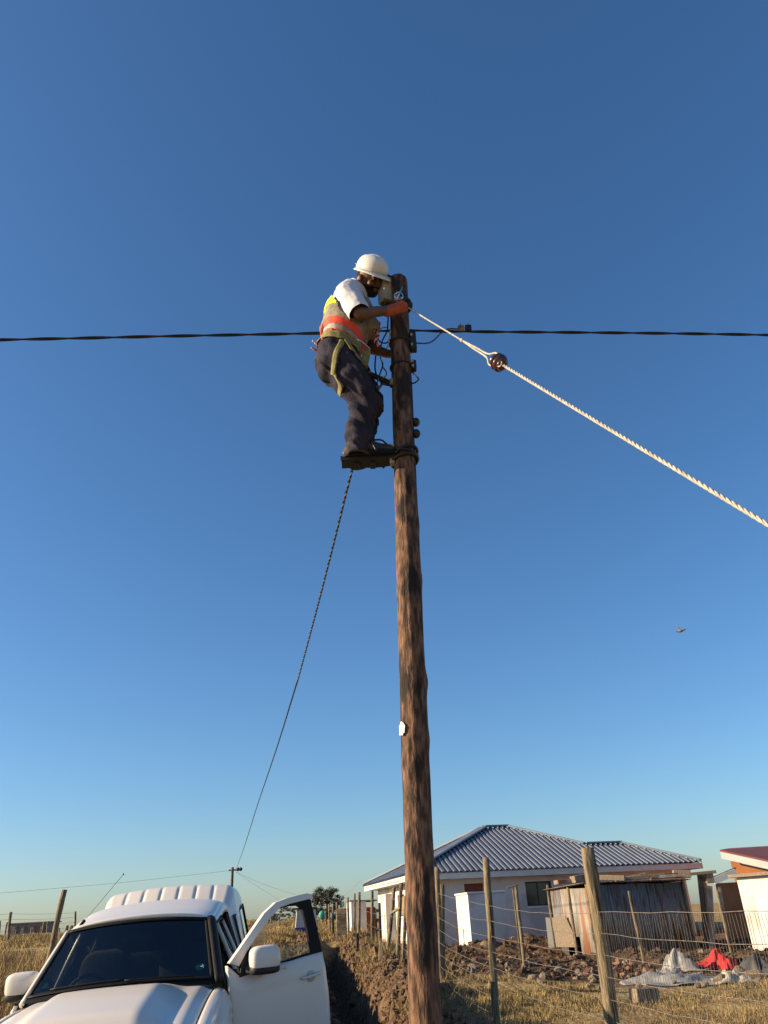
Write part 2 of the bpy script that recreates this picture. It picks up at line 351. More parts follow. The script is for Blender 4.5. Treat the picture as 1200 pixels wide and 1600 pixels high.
def ground():
    def axis(dense, far):
        a = list(dense); st = a[1]-a[0]; x = a[-1]
        while x < far: st *= 1.22; x += st; a.append(x)
        st = dense[1]-dense[0]; x = a[0]; pre = []
        while x > -far: st *= 1.22; x -= st; pre.append(x)
        return np.array(pre[::-1]+a)
    xs = axis(np.arange(-7, 11.01, .085), 6000); ys = axis(np.arange(5.2, 30.01, .085), 6000)
    XX, YY = np.meshgrid(xs, ys); n, m = XX.shape
    Z = terrain(XX.ravel(), YY.ravel())
    co = np.stack([XX.ravel(), YY.ravel(), Z], 1)
    i = np.arange(n*m).reshape(n, m); q = np.stack([i[:-1, :-1], i[:-1, 1:], i[1:, 1:], i[1:, :-1]], -1).reshape(-1, 4)
    me = bpy.data.meshes.new('ground'); me.vertices.add(len(co)); me.vertices.foreach_set('co', co.ravel())
    me.loops.add(q.size); me.loops.foreach_set('vertex_index', q.ravel()); me.polygons.add(len(q))
    me.polygons.foreach_set('loop_start', np.arange(0, q.size, 4)); me.polygons.foreach_set('loop_total', np.full(len(q), 4))
    me.polygons.foreach_set('use_smooth', np.ones(len(q), bool)); me.update()
    at = me.attributes.new('soil', 'FLOAT', 'POINT'); at.data.foreach_set('value', soil_mask(co[:, 0], co[:, 1]).astype(np.float32))
    m_ = bpy.data.materials.new('dry_grass_and_soil'); m_.use_nodes = True; t = m_.node_tree; b = t.nodes['Principled BSDF']
    b.inputs['Roughness'].default_value = 1.; b.inputs['Specular IOR Level'].default_value = .1
    tc = t.nodes.new('ShaderNodeTexCoord')
    def nz(s, det=8):
        k = t.nodes.new('ShaderNodeTexNoise'); k.inputs['Scale'].default_value = s; k.inputs['Detail'].default_value = det
        t.links.new(tc.outputs['Object'], k.inputs['Vector']); return k
    def ramp(src, stops):
        r = t.nodes.new('ShaderNodeValToRGB'); e = r.color_ramp.elements
        e[0].position, e[0].color = stops[0][0], (*stops[0][1], 1); e[1].position, e[1].color = stops[-1][0], (*stops[-1][1], 1)
        for p_, c_ in stops[1:-1]: k = e.new(p_); k.color = (*c_, 1)
        t.links.new(src, r.inputs[0]); return r.outputs[0]
    g = ramp(nz(1.7).outputs['Fac'], [(.3, (.16, .105, .045)), (.5, (.31, .215, .09)), (.7, (.40, .29, .125))])
    s = ramp(nz(4.2).outputs['Fac'], [(.3, (.045, .027, .017)), (.52, (.105, .065, .038)), (.72, (.19, .125, .075))])
    a = t.nodes.new('ShaderNodeAttribute'); a.attribute_name = 'soil'
    mx = t.nodes.new('ShaderNodeMixRGB'); t.links.new(a.outputs['Fac'], mx.inputs[0]); t.links.new(g, mx.inputs[1]); t.links.new(s, mx.inputs[2])
    t.links.new(mx.outputs[0], b.inputs['Base Color'])
    bp = t.nodes.new('ShaderNodeBump'); bp.inputs['Strength'].default_value = .9; bp.inputs['Distance'].default_value = .05
    t.links.new(nz(11, 10).outputs['Fac'], bp.inputs['Height']); t.links.new(bp.outputs[0], b.inputs['Normal'])
    o = link_mesh('ground', me, m_); tag(o, 'dry yellow grass ground with dug brown soil', 'ground', kind='structure'); return o
ground()

def blades(name, X, Y, h, wd, m, label):
    """one mesh of single-triangle grass blades"""
    n = len(X); Z = terrain(X, Y); a = RNG.uniform(0, 2*np.pi, n); lean = RNG.normal(0, .38, (n, 2))*h[:, None]
    dx = np.cos(a)*wd/2; dy = np.sin(a)*wd/2
    co = np.empty((n, 3, 3)); co[:, 0] = np.stack([X-dx, Y-dy, Z-.01], 1); co[:, 1] = np.stack([X+dx, Y+dy, Z-.01], 1)
    co[:, 2] = np.stack([X+lean[:, 0], Y+lean[:, 1], Z+h], 1)
    me = bpy.data.meshes.new(name); me.vertices.add(3*n); me.vertices.foreach_set('co', co.ravel())
    me.loops.add(3*n); me.loops.foreach_set('vertex_index', np.arange(3*n)); me.polygons.add(n)
    me.polygons.foreach_set('loop_start', np.arange(0, 3*n, 3)); me.polygons.foreach_set('loop_total', np.full(n, 3)); me.update()
    o = link_mesh(name, me, m); tag(o, label, 'grass', kind='stuff'); return o
M_grass = mat('dry_golden_grass', (.47, .34, .14), .9, (.22, .145, .057), 1.6, lo=.3, hi=.68, dark=(.15, .088, .042), dscale=.7)
M_grass2 = mat('short_straw_grass', (.38, .275, .115), .9, (.20, .14, .058), 2.6, lo=.3, hi=.7, dark=(.17, .12, .055), dscale=1.5)
def grass():
    # tall dry grass on the left, behind the truck
    n = 230000
    t = RNG.uniform(0, 1, n); Y = 9+ (t**1.7)*46; X = RNG.uniform(-1, 1, n)
    X = -3.4-(Y*.62)*(X*.5+.5)
    q = np.stack([X, Y, X*0], 1); k = fbm(q*.55, 4)
    keep = (soil_mask(X, Y) < .35) & (RNG.uniform(0, 1, n) < .55+.6*k)
    X, Y, k = X[keep], Y[keep], k[keep]
    h = np.clip(RNG.gamma(5, .045, len(X))*(1+.6*k), .04, .6)*(.95-.55*sst(12, 24, Y))
    blades('tall_grass', X, Y, h, .006+.00075*Y*RNG.uniform(.6, 1.3, len(X)), M_grass, 'tall golden dry grass on the slope left of the truck')
    # field beyond, in the middle
    n = 60000; Y = RNG.uniform(20, 62, n); X = RNG.uniform(-8.5, 0, n)*(Y/40)
    X = X+trench_x(np.minimum(Y, 38))+.4; keep = soil_mask(X, Y) < .3; X, Y = X[keep], Y[keep]
    blades('field_grass', X, Y, RNG.uniform(.05, .22, len(X)), .012+.0006*Y, M_grass, 'pale dry field grass seen behind the open truck door')
    # short grass inside the yard on the right
    n = 260000; Y = 7.5+RNG.uniform(0, 1, n)**1.1*12; X = trench_x(Y)+1.1+RNG.uniform(0, 1, n)*(Y*.62+1.5)
    q = np.stack([X, Y, X*0], 1); k = fbm(q*1.1, 4); keep = (soil_mask(X, Y) < .45) & (RNG.uniform(0, 1, n) < .5+.9*k)
    X, Y, k = X[keep], Y[keep], k[keep]
    blades('short_grass', X, Y, np.clip(RNG.gamma(3.5, .009, len(X))*(1+.8*k), .008, .12), .005+.0006*Y*RNG.uniform(.6, 1.4, len(X)), M_grass2, 'short straw coloured grass in front of the rubble')
    # tufts on the trench bank
    n = 46000; Y = RNG.uniform(9, 34, n); X = trench_x(Y)+RNG.normal(1.2, .45, n); q = np.stack([X, Y, X*0], 1)
    keep = fbm(q*1.6, 4) > .12; X, Y = X[keep], Y[keep]
    blades('bank_grass', X, Y, RNG.gamma(4, .035, len(X)), .005+.0006*Y, M_grass2, 'straggly dry grass on the trench bank under the fence')
grass()

def stone_mesh(name, seed, n=10, flat=.7, ang=.35, cuts=5):
    mb = MB(); mb.ball((0, 0, 0), 1, n); me = mb.mesh(name)
    bm = bmesh.new(); bm.from_mesh(me); bmesh.ops.remove_doubles(bm, verts=bm.verts, dist=1e-4); bm.to_mesh(me); bm.free()
    co = np.empty(len(me.vertices)*3); me.vertices.foreach_get('co', co); co = co.reshape(-1, 3)
    d = np.clip(1+ang*fbm(co*1.3+seed*7.1, 3), .35, 1.6); co = co*d[:, None]
    for k in range(cuts):                   # broken faces
        nn = RNG.normal(size=3); nn /= np.linalg.norm(nn); s = co@nn; lim = .62; over = np.clip(s-lim, 0, None); co = co-over[:, None]*nn
    co[:, 2] *= flat; me.vertices.foreach_set('co', co.ravel()); me.update(); return me
STONES = [stone_mesh('stone', i) for i in range(8)]
for s_ in STONES: s_.materials.append(M_stone)
def scatter_join(name, X, Y, size, m, label, cat, seeds=6, sink=.25, flat=.8, cut=0):
    """uncountable small lumps joined into one mesh"""
    base = [stone_mesh('lump', 20+i, 8, flat, .75, cut) for i in range(seeds)]
    vs, fs, off = [], [], 0; Z = terrain(X, Y)
    for i in range(len(X)):
        me = base[i % seeds]; co = np.empty(len(me.vertices)*3); me.vertices.foreach_get('co', co); co = co.reshape(-1, 3)*size[i]
        a = RNG.uniform(0, 6.28); c, s = math.cos(a), math.sin(a); co = co@np.array([[c, -s, 0], [s, c, 0], [0, 0, 1]])
        vs.append(co+np.array([X[i], Y[i], Z[i]+size[i]*(flat*.8-sink)])); fs += [tuple(off+k for k in p.vertices) for p in me.polygons]; off += len(co)
    me = bpy.data.meshes.new(name); me.from_pydata(np.concatenate(vs).tolist(), [], fs); me.update()
    return tag(link_mesh(name, me, m), label, cat, kind='stuff')
def lumps():
    n = 7000; Y = 7.5+RNG.uniform(0, 1, n)**1.2*25; side = np.where(RNG.uniform(0, 1, n) < .45, -.78, .78)
    X = trench_x(Y)+side+RNG.normal(0, .3, n)
    scatter_join('soil_clods', X, Y, np.clip(RNG.gamma(1.3, .018, n), .010, .12), M_clod, 'lumpy dug earth clods heaped along both sides of the trench', 'clods')
    n = 5200; X = RNG.uniform(-.2, 11, n); Y = RNG.uniform(17, 25.5, n); X = np.maximum(X, trench_x(Y)+2.0)
    scatter_join('rubble_debris', X, Y, np.clip(RNG.gamma(1.4, .014, n), .008, .08), M_soil, 'small broken soil and brick bits strewn over the yard', 'debris')
    n = 420; X = RNG.uniform(0, 10.5, n); Y = RNG.normal(19.3, 1.8, n); X = np.maximum(X, trench_x(Y)+2.0)
    scatter_join('rubble_gravel', X, Y, np.clip(RNG.gamma(1.8, .014, n), .012, .06), M_stone, 'pale small stone pieces scattered over the rubble', 'gravel')
lumps()

# ------------------------------------------------------------------ utility pole
PY = 4.10
def pole_axis(z):
    top = P(622, 437, PY); bot = P(664.5, 1600, PY); t = (z-bot.z)/(top.z-bot.z); return bot.lerp(top, t)
def utility_pole():
    root = empty('utility_pole', pole_axis(0), 'tall rough brown wooden pole the worker is standing on', 'utility pole')
    ztop = P(622, 433, PY).z; n = 44; zs = list(np.arange(-.5, ztop-.045, .022)); rows = []
    ring = []
    for z in zs: ring.append((z, 1.0))
    for k in range(1, 6): ring.append((ztop-.045+.045*math.sin(k/5*math.pi/2), math.cos(k/5*math.pi/2*.93)))
    pts = np.array([[math.cos(2*math.pi*k/n), math.sin(2*math.pi*k/n), z] for z, s in ring for k in range(n)])
    q = pts*np.array([1.6, 1.6, .55]); d = .030*fbm(q*1.2, 3)+.028*fbm(pts*np.array([5, 5, .9]), 4)+.020*fbm(pts*np.array([9, 9, 5]), 3)+.016*np.clip(fbm(pts*np.array([6, 6, 4])+4, 3), 0, 1)
    crack = fbm(pts*np.array([7, 7, .35])+9, 2); d = d-.06*np.clip(np.abs(crack)*-8+1, 0, 1)
    knots = [(P(664, y, PY).z, a, s) for y, a, s in ((1065, .15, 1), (1155, 0, .7), (905, .3, .8), (1420, 2.6, 1), (1190, 3.6, .8), (820, .1, .5), (1500, 4.4, 1), (980, 4.2, .8), (1330, 4.0, .9))]
    for kz, ka, ks in knots:
        kp = np.array([math.cos(ka), math.sin(ka), kz]); dd = np.sum(((pts-kp)*np.array([1, 1, 9]))**2, 1); d = d+.14*ks*np.exp(-dd*5)
    mb = MB(); rr = []
    for i, (z, s) in enumerate(ring):
        c = pole_axis(z); f = (z+.5)/(ztop+.5); R = (.0755-.009*f)*s
        rr.append([Vector((c.x+R*(1+d[i*n+k])*pts[i*n+k, 0], c.y+R*(1+d[i*n+k])*pts[i*n+k, 1], z)) for k in range(n)])
    mb.v = [tuple(p) for r in rr for p in r]; N = len(rr)
    mb.f = [(i*n+k, i*n+(k+1) % n, (i+1)*n+(k+1) % n, (i+1)*n+k) for i in range(N-1) for k in range(n)]+[tuple(range((N-1)*n, N*n))]
    mb.build('shaft', M_pole, root, True)
    # white paint tag on the sunny side
    z = P(632, 1142, PY).z; c = pole_axis(z); mb = MB(); pts = []
    for k in range(14):
        a = 2*math.pi*k/14; da = .40*math.cos(a)*random.uniform(.6, 1.15); dz = .046*math.sin(a)*random.uniform(.6, 1.15); th = R_(214)+da
        pts.append(Vector((c.x+.081*math.cos(th), c.y+.081*math.sin(th), z+dz)))
    ctr = Vector((c.x+.083*math.cos(R_(214)), c.y+.083*math.sin(R_(214)), z))
    mb.add([ctr]+pts, [(0, k+1, (k+1) % 14+1) for k in range(14)]); mb.build('white_tag', mat('white_tag_paint', (.42, .40, .37), .7, (.7, .68, .64), 20), root, solid=.003)
    return root
POLE = utility_pole()
def pole_pt(px, py, ang_deg, extra=0.):   # point on the pole's surface at a pixel row
    z = P(px, py, PY).z; c = pole_axis(z); a = R_(ang_deg); r = .069+extra
    return Vector((c.x+r*math.cos(a), c.y+r*math.sin(a), z))

def pole_fittings():
    # wooden junction box on the left near the top
    root = empty('junction_box', P(601, 480, PY), 'cream weathered box fixed to the pole top beside the helmet', 'box')
    c0 = P(604, 456, PY-.015); mb = MB(); ax = (pole_axis(5)-pole_axis(4)).normalized()
    rot = Matrix.Rotation(R_(36), 3, 'Z')
    mb.box(c0, (.10, .085, .225), rot); mb.build('housing', M_box, root, bevel=.006)
    mb = MB(); mb.box(c0+Vector((0, 0, .117)), (.116, .10, .012), rot); mb.build('lid', M_plas, root, bevel=.003)
    for i, (dx, dz) in enumerate(((-.03, -.12), (.0, -.125), (.03, -.12))):
        mb = MB(); mb.tube([c0+Vector((dx, -.01, dz+.02)), c0+Vector((dx, -.012, dz-.03))], .011, 10); mb.build('gland', M_plas, root, True)
    # bright clamp where the stay is made off
    root = empty('stay_clamp', P(622, 465, PY-.08), 'shiny metal clamp at the pole top above the orange glove', 'clamp')
    c = P(623, 463, PY-.085)
    mb = MB(); mb.tube([c+Vector((.028*math.cos(a), -.004, .034*math.sin(a))) for a in np.linspace(0, 2*math.pi, 17)], .006, 8, False); mb.build('ring', M_chrome, root, True)
    mb = MB(); mb.tube([c+Vector((-.02, 0, -.05)), c+Vector((.0, -.012, .0)), c+Vector((.03, -.01, .075))], .0055, 8); mb.build('bolt', M_chrome, root, True)
    mb = MB(); mb.box(c+Vector((-.012, .01, -.01)), (.04, .02, .05)); mb.build('jaw', M_steel, root, bevel=.004)
    mb = MB(); mb.tube([c+Vector((.0, -.01, -.01)), c+Vector((.03, -.02, -.045)), c+Vector((.055, -.02, -.07))], .005, 8); mb.build('tail', M_chrome, root, True)
    # steel band with bracket on the right
    def bracket(py, h, label, depth=.045):
        z0 = pole_pt(640, py, 0); root = empty('pole_bracket', z0, label, 'bracket', None)
        mb = MB(); c = pole_axis(z0.z)
        mb.tube([Vector((c.x+.0735*math.cos(a), c.y+.0735*math.sin(a), z0.z)) for a in np.linspace(0, 2*math.pi, 25)], .0065, 6, False); mb.build('band', M_plas, root, True)
        mb = MB(); p = pole_pt(640, py, -8, .018); mb.box(p, (depth, .055, h)); mb.build('block', M_plas, root, bevel=.008)
        for s in (-1, 1):
            mb = MB(); mb.tube([p+Vector((-.01, -.04, s*h*.28)), p+Vector((-.01, .04, s*h*.28))], .008, 8); mb.build('bolt', M_steel, root, True)
    bracket(537, .15, 'dark cable bracket on the right of the pole level with the worker hips')
    bracket(574, .07, 'small dark band on the pole just below the far hand', .03)
    # two dark round knobs lower down and the bracket arm: fixed parts of the pole
    for py in (662, 680):
        p = pole_pt(645, py, -10, .012); mb = MB(); mb.ball(p, .030, 12, rx=(.9, 1, 1.05)); kn = mb.build('knob', M_cable, POLE, True)
        mb = MB(); mb.tube([p-Vector((.05, 0, 0)), p], .014, 10); mb.build('stem', M_steel, kn, True)
    a = P(577, 584, PY+.02); b = P(613, 600, PY)
    mb = MB(); mb.beam(a, b, .026, .030); arm = mb.build('bracket_arm', M_boot, POLE, bevel=.004)
    mb = MB(); mb.box(b+Vector((-.004, -.01, 0)), (.028, .045, .05)); mb.build('base_plate', M_box, arm, bevel=.004)
    mb = MB(); mb.ball(a, .020, 10); mb.build('end_cap', M_box, arm, True)
pole_fittings()

# ------------------------------------------------------------------ cables
def cable_obj(name, strands, r, m, label, cat, n=7, ms=None, group=None):
    if len(strands) == 1:
        mb = MB(); mb.tube(strands[0], r, n); return tag(mb.build(name, m, None, True), label, cat, group)
    root = empty(name, strands[0][0], label, cat, group)
    for i, s in enumerate(strands):
        mb = MB(); mb.tube(s, r, n); mb.build('strand', (ms[i % len(ms)] if ms else m), root, True)
    return root
def cables():
    # bundle running right across, past the pole
    pn = Vector((.08, -1, 0)).normalized(); p0 = (0, 4.26, 0)
    pix = [(-260, 537), (-120, 534), (0, 531), (120, 528.5), (250, 525.5), (380, 523), (500, 520.5), (570, 518), (640, 516.5), (720, 518), (900, 519.5), (1050, 521), (1200, 523.5), (1340, 527)]
    pts = resample(spline([on_plane(x, y, p0, pn) for x, y in pix], 8), .02)
    cable_obj('overhead_cable', twist(pts, .0056, .62, 2, .0), .0064, M_cable, 'black twisted two-core cable crossing the whole sky behind the pole', 'cable')
    # connector on it
    c = on_plane(726, 516.5, p0, pn); root = empty('cable_connector', c, 'small clamp connector on the black cable right of the pole', 'connector')
    d = Vector((1, .08, 0)).normalized(); rot = Matrix.Rotation(math.atan2(.08, 1), 3, 'Z')
    mb = MB(); mb.box(c-d*.026+Vector((0, -.014, .008)), (.045, .03, .042), rot); mb.build('jaw', M_box, root, bevel=.005)
    mb = MB(); mb.box(c+d*.026+Vector((0, -.014, .010)), (.045, .03, .046), rot); mb.build('jaw', M_plas, root, bevel=.005)
    for s in (-1, 1):
        mb = MB(); mb.tube([c+d*.03*s+Vector((0, -.016, .02)), c+d*.03*s+Vector((0, -.016, .05))], .006, 8); mb.build('bolt', M_steel, root, True)
    # jumper lead from the bracket to the connector
    j = [P(648, 536, 4.1), P(665, 536.5, 4.14), P(676, 533, 4.17), P(690, 520, 4.2), P(700, 514, 4.22), P(718, 514, 4.24)]
    cable_obj('jumper_lead', [spline(j, 8)], .0055, mat('grey_black_lead', (.10, .095, .09), .5, (.02, .02, .02), 30), 'thin grey lead curving from the pole bracket up to the cable', 'wire')
    # service cable dropping away to the distant pole
    FP = P(363, 1358, 70); s0 = P(598, 598, 4.18); dpl = (FP-s0); n = Vector((-dpl.y, dpl.x, 0)).normalized()
    pix = [(590, 612), (572, 668), (550, 735), (526, 830), (498, 940), (466, 1060), (432, 1170), (401, 1262), (380, 1328)]
    pts = [s0]+[on_plane(x, y, s0, n) for x, y in pix]+[P(368, 1361, 70)]
    near = resample(spline(pts[:7], 10), .02); farp = spline(pts[6:], 10)
    root = empty('service_cable', s0, 'black and grey twisted cable dropping from the pole towards the distant pole', 'cable')
    M_grey = mat('grey_cable_sheath', (.12, .115, .11), .5, (.06, .06, .058), 20)
    st = twist(near, .0065, .16, 2, 0)
    for s_, m_ in zip(st, (M_cable, M_grey)): mb = MB(); mb.tube(s_, .0062, 6); mb.build('strand', m_, root, True)
    mb = MB(); mb.tube(farp, .011, 6); mb.build('span', M_cable, root, True)
    # stay: thin rod from the glove, twin strand to the insulator, then laid rope down past the camera
    A = P(636, 480, 3.985); B = P(1200, 820, 2.2); D = (B-A)
    def at(px):
        lo, hi = -.2, 1.4
        for _ in range(50):
            mid = (lo+hi)/2; q = A+D*mid-CAM; x = 600+FPX*q.dot(RT)/q.dot(FW)
            lo, hi = (mid, hi) if x < px else (lo, mid)
        return A+D*lo
    a0, a1, a2, a3 = at(606), at(722), at(764), at(790)
    root = empty('stay_wire', a0, 'pale stay wire running from the glove down to the maroon insulator', 'wire')
    mb = MB(); mb.tube(resample([a0, a1], .05), .0052, 8); mb.build('rod', M_rope, root, True)
    dn = D.normalized(); sd_ = dn.cross(Vector((0, 0, 1))).normalized(); up_ = sd_.cross(dn)
    mb = MB(); mb.tube([a1-dn*.01, a1+dn*.015], .011, 8); mb.build('clamp', M_rope, root, True)
    for s in (-1, 1):
        mb = MB(); mb.tube(spline([a1, a1.lerp(a2, .5)+up_*.006*s, a2-dn*.02+up_*.010*s, a2+dn*.045+up_*.034*s-sd_*.006*s, a2+dn*.13+up_*.026*s], 6), .0056, 8); mb.build('loop_leg', M_rope, root, True)
    root = empty('stay_insulator', a2.lerp(a3, .5), 'maroon ribbed porcelain insulator strung on the pale stay wire', 'insulator')
    c = a2.lerp(a3, .45)+dn*.03; rot = Matrix((sd_, up_, dn)).transposed()
    rings = [(-.056, .012), (-.054, .024), (-.046, .029), (-.040, .022), (-.036, .020), (-.031, .034), (-.018, .040), (-.013, .030), (-.009, .023), (.002, .023), (.006, .032), (.011, .041), (.024, .039), (.029, .024), (.034, .022), (.040, .031), (.050, .026), (.053, .012)]
    mb = MB(); k = 20; vs = []
    for z, r in rings:
        for q in range(k):
            a = 2*math.pi*q/k; vs.append(c+rot @ Vector((r*1.06*math.cos(a), r*1.06*math.sin(a)*(1-.12*math.cos(2*a)), z)))
    fs = [(i*k+q, i*k+(q+1) % k, (i+1)*k+(q+1) % k, (i+1)*k+q) for i in range(len(rings)-1) for q in range(k)]+[tuple(reversed(range(k))), tuple(range((len(rings)-1)*k, len(rings)*k))]
    mb.add(vs, fs); mb.build('body', M_porc, root, True)
    vd = (CAM-c).normalized(); cc = c+dn*.018+vd*.040-up_*.004; e1 = dn.copy(); e2 = vd.cross(dn).normalized()
    mb = MB(); mb.tube([cc+e1*(.014*math.cos(t))+e2*(.014*math.sin(t)) for t in np.linspace(0, 2*math.pi, 17)], .0035, 6, False); mb.build('eyelet', M_rope, root, True)
    mb = MB(); mb.tube([cc-vd*.012, cc-vd*.002], .0125, 12); mb.build('hole', M_cable, root, True)
    # the laid rope
    hit = A+D*((A.z-tz(2.2, .4)+.15)/(A.z-B.z)); pts = resample([a2+dn*.085, hit], .010)
    root = empty('stay_rope', a3, 'thick pale twisted stay rope running down to the right edge', 'rope')
    for s_ in twist(pts, .0042, .085, 3, 0): mb = MB(); mb.tube(s_, .0046, 7); mb.build('strand', M_rope, root, True)
    # loose wires round the pole
    def wire(name, pix, r, m, label, n=8):
        mb = MB(); mb.tube(spline([P(*p) for p in pix], n), r, 6); tag(mb.build(name, m, None, True), label, 'wire', 'loose leads round the pole')
    Mk = mat('silver_black_lead', (.30, .28, .26), .4, (.01, .01, .011), 16, lo=.5, hi=.56)
    wire('loose_wire', [(640, 578, 4.08), (648, 585, 4.06), (654, 592, 4.05), (650, 597, 4.06), (642, 600, 4.1)], .0055, Mk, 'wire loop sticking out on the right of the pole below the hand')
    wire('loose_wire', [(607, 482, 4.06), (606, 505, 4.03), (605, 517, 4.02), (598, 531, 4.0), (594, 545, 4.0)], .0055, M_cable, 'black lead hanging from the box down past the lower forearm')
    wire('loose_wire', [(611, 530, 4.1), (603, 536, 4.06), (594, 534, 4.03), (588, 524, 4.02), (585, 514, 4.03)], .0050, M_cable, 'black lead sagging between the vest and the pole')
    wire('loose_wire', [(587, 556, 4.06), (586, 575, 4.06), (590, 590, 4.05), (599, 600, 4.05), (612, 603, 4.08)], .0055, M_cable, 'black lead curving below the forearm to the bracket arm')
    wire('loose_wire', [(594, 558, 4.06), (598, 570, 4.06), (595, 580, 4.05), (590, 596, 4.05), (588, 606, 4.1), (584, 616, 4.14)], .0055, Mk, 'two tone lead dangling through the bracket arm behind the knee')
    wire('loose_wire', [(598, 574, 4.07), (603, 580, 4.06), (603, 587, 4.06), (596, 592, 4.08)], .0045, mat('copper_lead', (.30, .12, .05), .5, (.03, .02, .015), 20), 'short copper coloured curl of wire above the bracket arm')
    wire('loose_wire', [(586, 512, 4.06), (592, 516, 4.05), (598, 512, 4.05), (606, 511.5, 4.07)], .0045, M_rope, 'pale bent wire end between the worker chest and the pole')
    wire('loose_wire', [(593, 503, 4.06), (594, 507, 4.05), (590, 511, 4.05)], .0045, M_pink, 'short pinkish wire end beside the worker chest')
    wire('loose_wire', [(610, 516, 4.05), (608, 530, 4.04), (606, 540, 4.04), (604, 545, 4.05)], .005, M_rope, 'pale wire end hanging close to the left of the pole')
    # red and white chequered lanyard
    pts = resample(spline([P(587, 516, 4.0), P(590, 524, 4.0), P(587, 533, 4.0), P(592, 541, 4.0)], 8), .006)
    root = empty('lanyard', pts[0], 'red and white braided lanyard hanging in front of the worker belt', 'lanyard')
    for s_, m_ in zip(twist(pts, .007, .05, 3, 0), (M_rope, M_red, M_cable)): mb = MB(); mb.tube(s_, .007, 6); mb.build('strand', m_, root, True)
cables()

# ------------------------------------------------------------------ the worker
def to_mesh(mb, voxel, smooth_it, name, disp=None):
    me = mb.mesh(name); o = bpy.data.objects.new(name, me); COL.objects.link(o)
    r = o.modifiers.new('r', 'REMESH'); r.mode = 'VOXEL'; r.voxel_size = voxel
    s = o.modifiers.new('s', 'SMOOTH'); s.factor = .5; s.iterations = smooth_it
    dg = bpy.context.evaluated_depsgraph_get(); m2 = bpy.data.meshes.new_from_object(o.evaluated_get(dg)); m2.name = name
    bpy.data.objects.remove(o)
    if disp is not None:
        n = len(m2.vertices); co = np.empty(n*3); m2.vertices.foreach_get('co', co); co = co.reshape(-1, 3)
        no = np.empty(n*3); m2.vertices.foreach_get('normal', no); no = no.reshape(-1, 3)
        co = co+no*disp(co)[:, None]; m2.vertices.foreach_set('co', co.ravel()); m2.update()
    return m2
def sub_mesh(me, name, keep, inflate=0., cuts=()):
    """copy of the faces whose centre passes keep(centres), pushed outwards; cuts = planes that give clean edges"""
    m2 = me.copy(); m2.name = name; bm = bmesh.new(); bm.from_mesh(m2)
    for p_, n_ in cuts: bmesh.ops.bisect_plane(bm, geom=bm.verts[:]+bm.edges[:]+bm.faces[:], plane_co=Vector(p_), plane_no=Vector(n_).normalized(), dist=1e-5)
    bm.faces.ensure_lookup_table(); bm.faces.index_update()
    c = np.array([f.calc_center_median()[:] for f in bm.faces]); k = keep(c)
    bmesh.ops.delete(bm, geom=[f for f in bm.faces if not k[f.index]], context='FACES')
    if inflate:
        bm.normal_update()
        for v in bm.verts: v.co += v.normal*inflate
    bm.to_mesh(m2); bm.free(); m2.materials.clear(); return m2
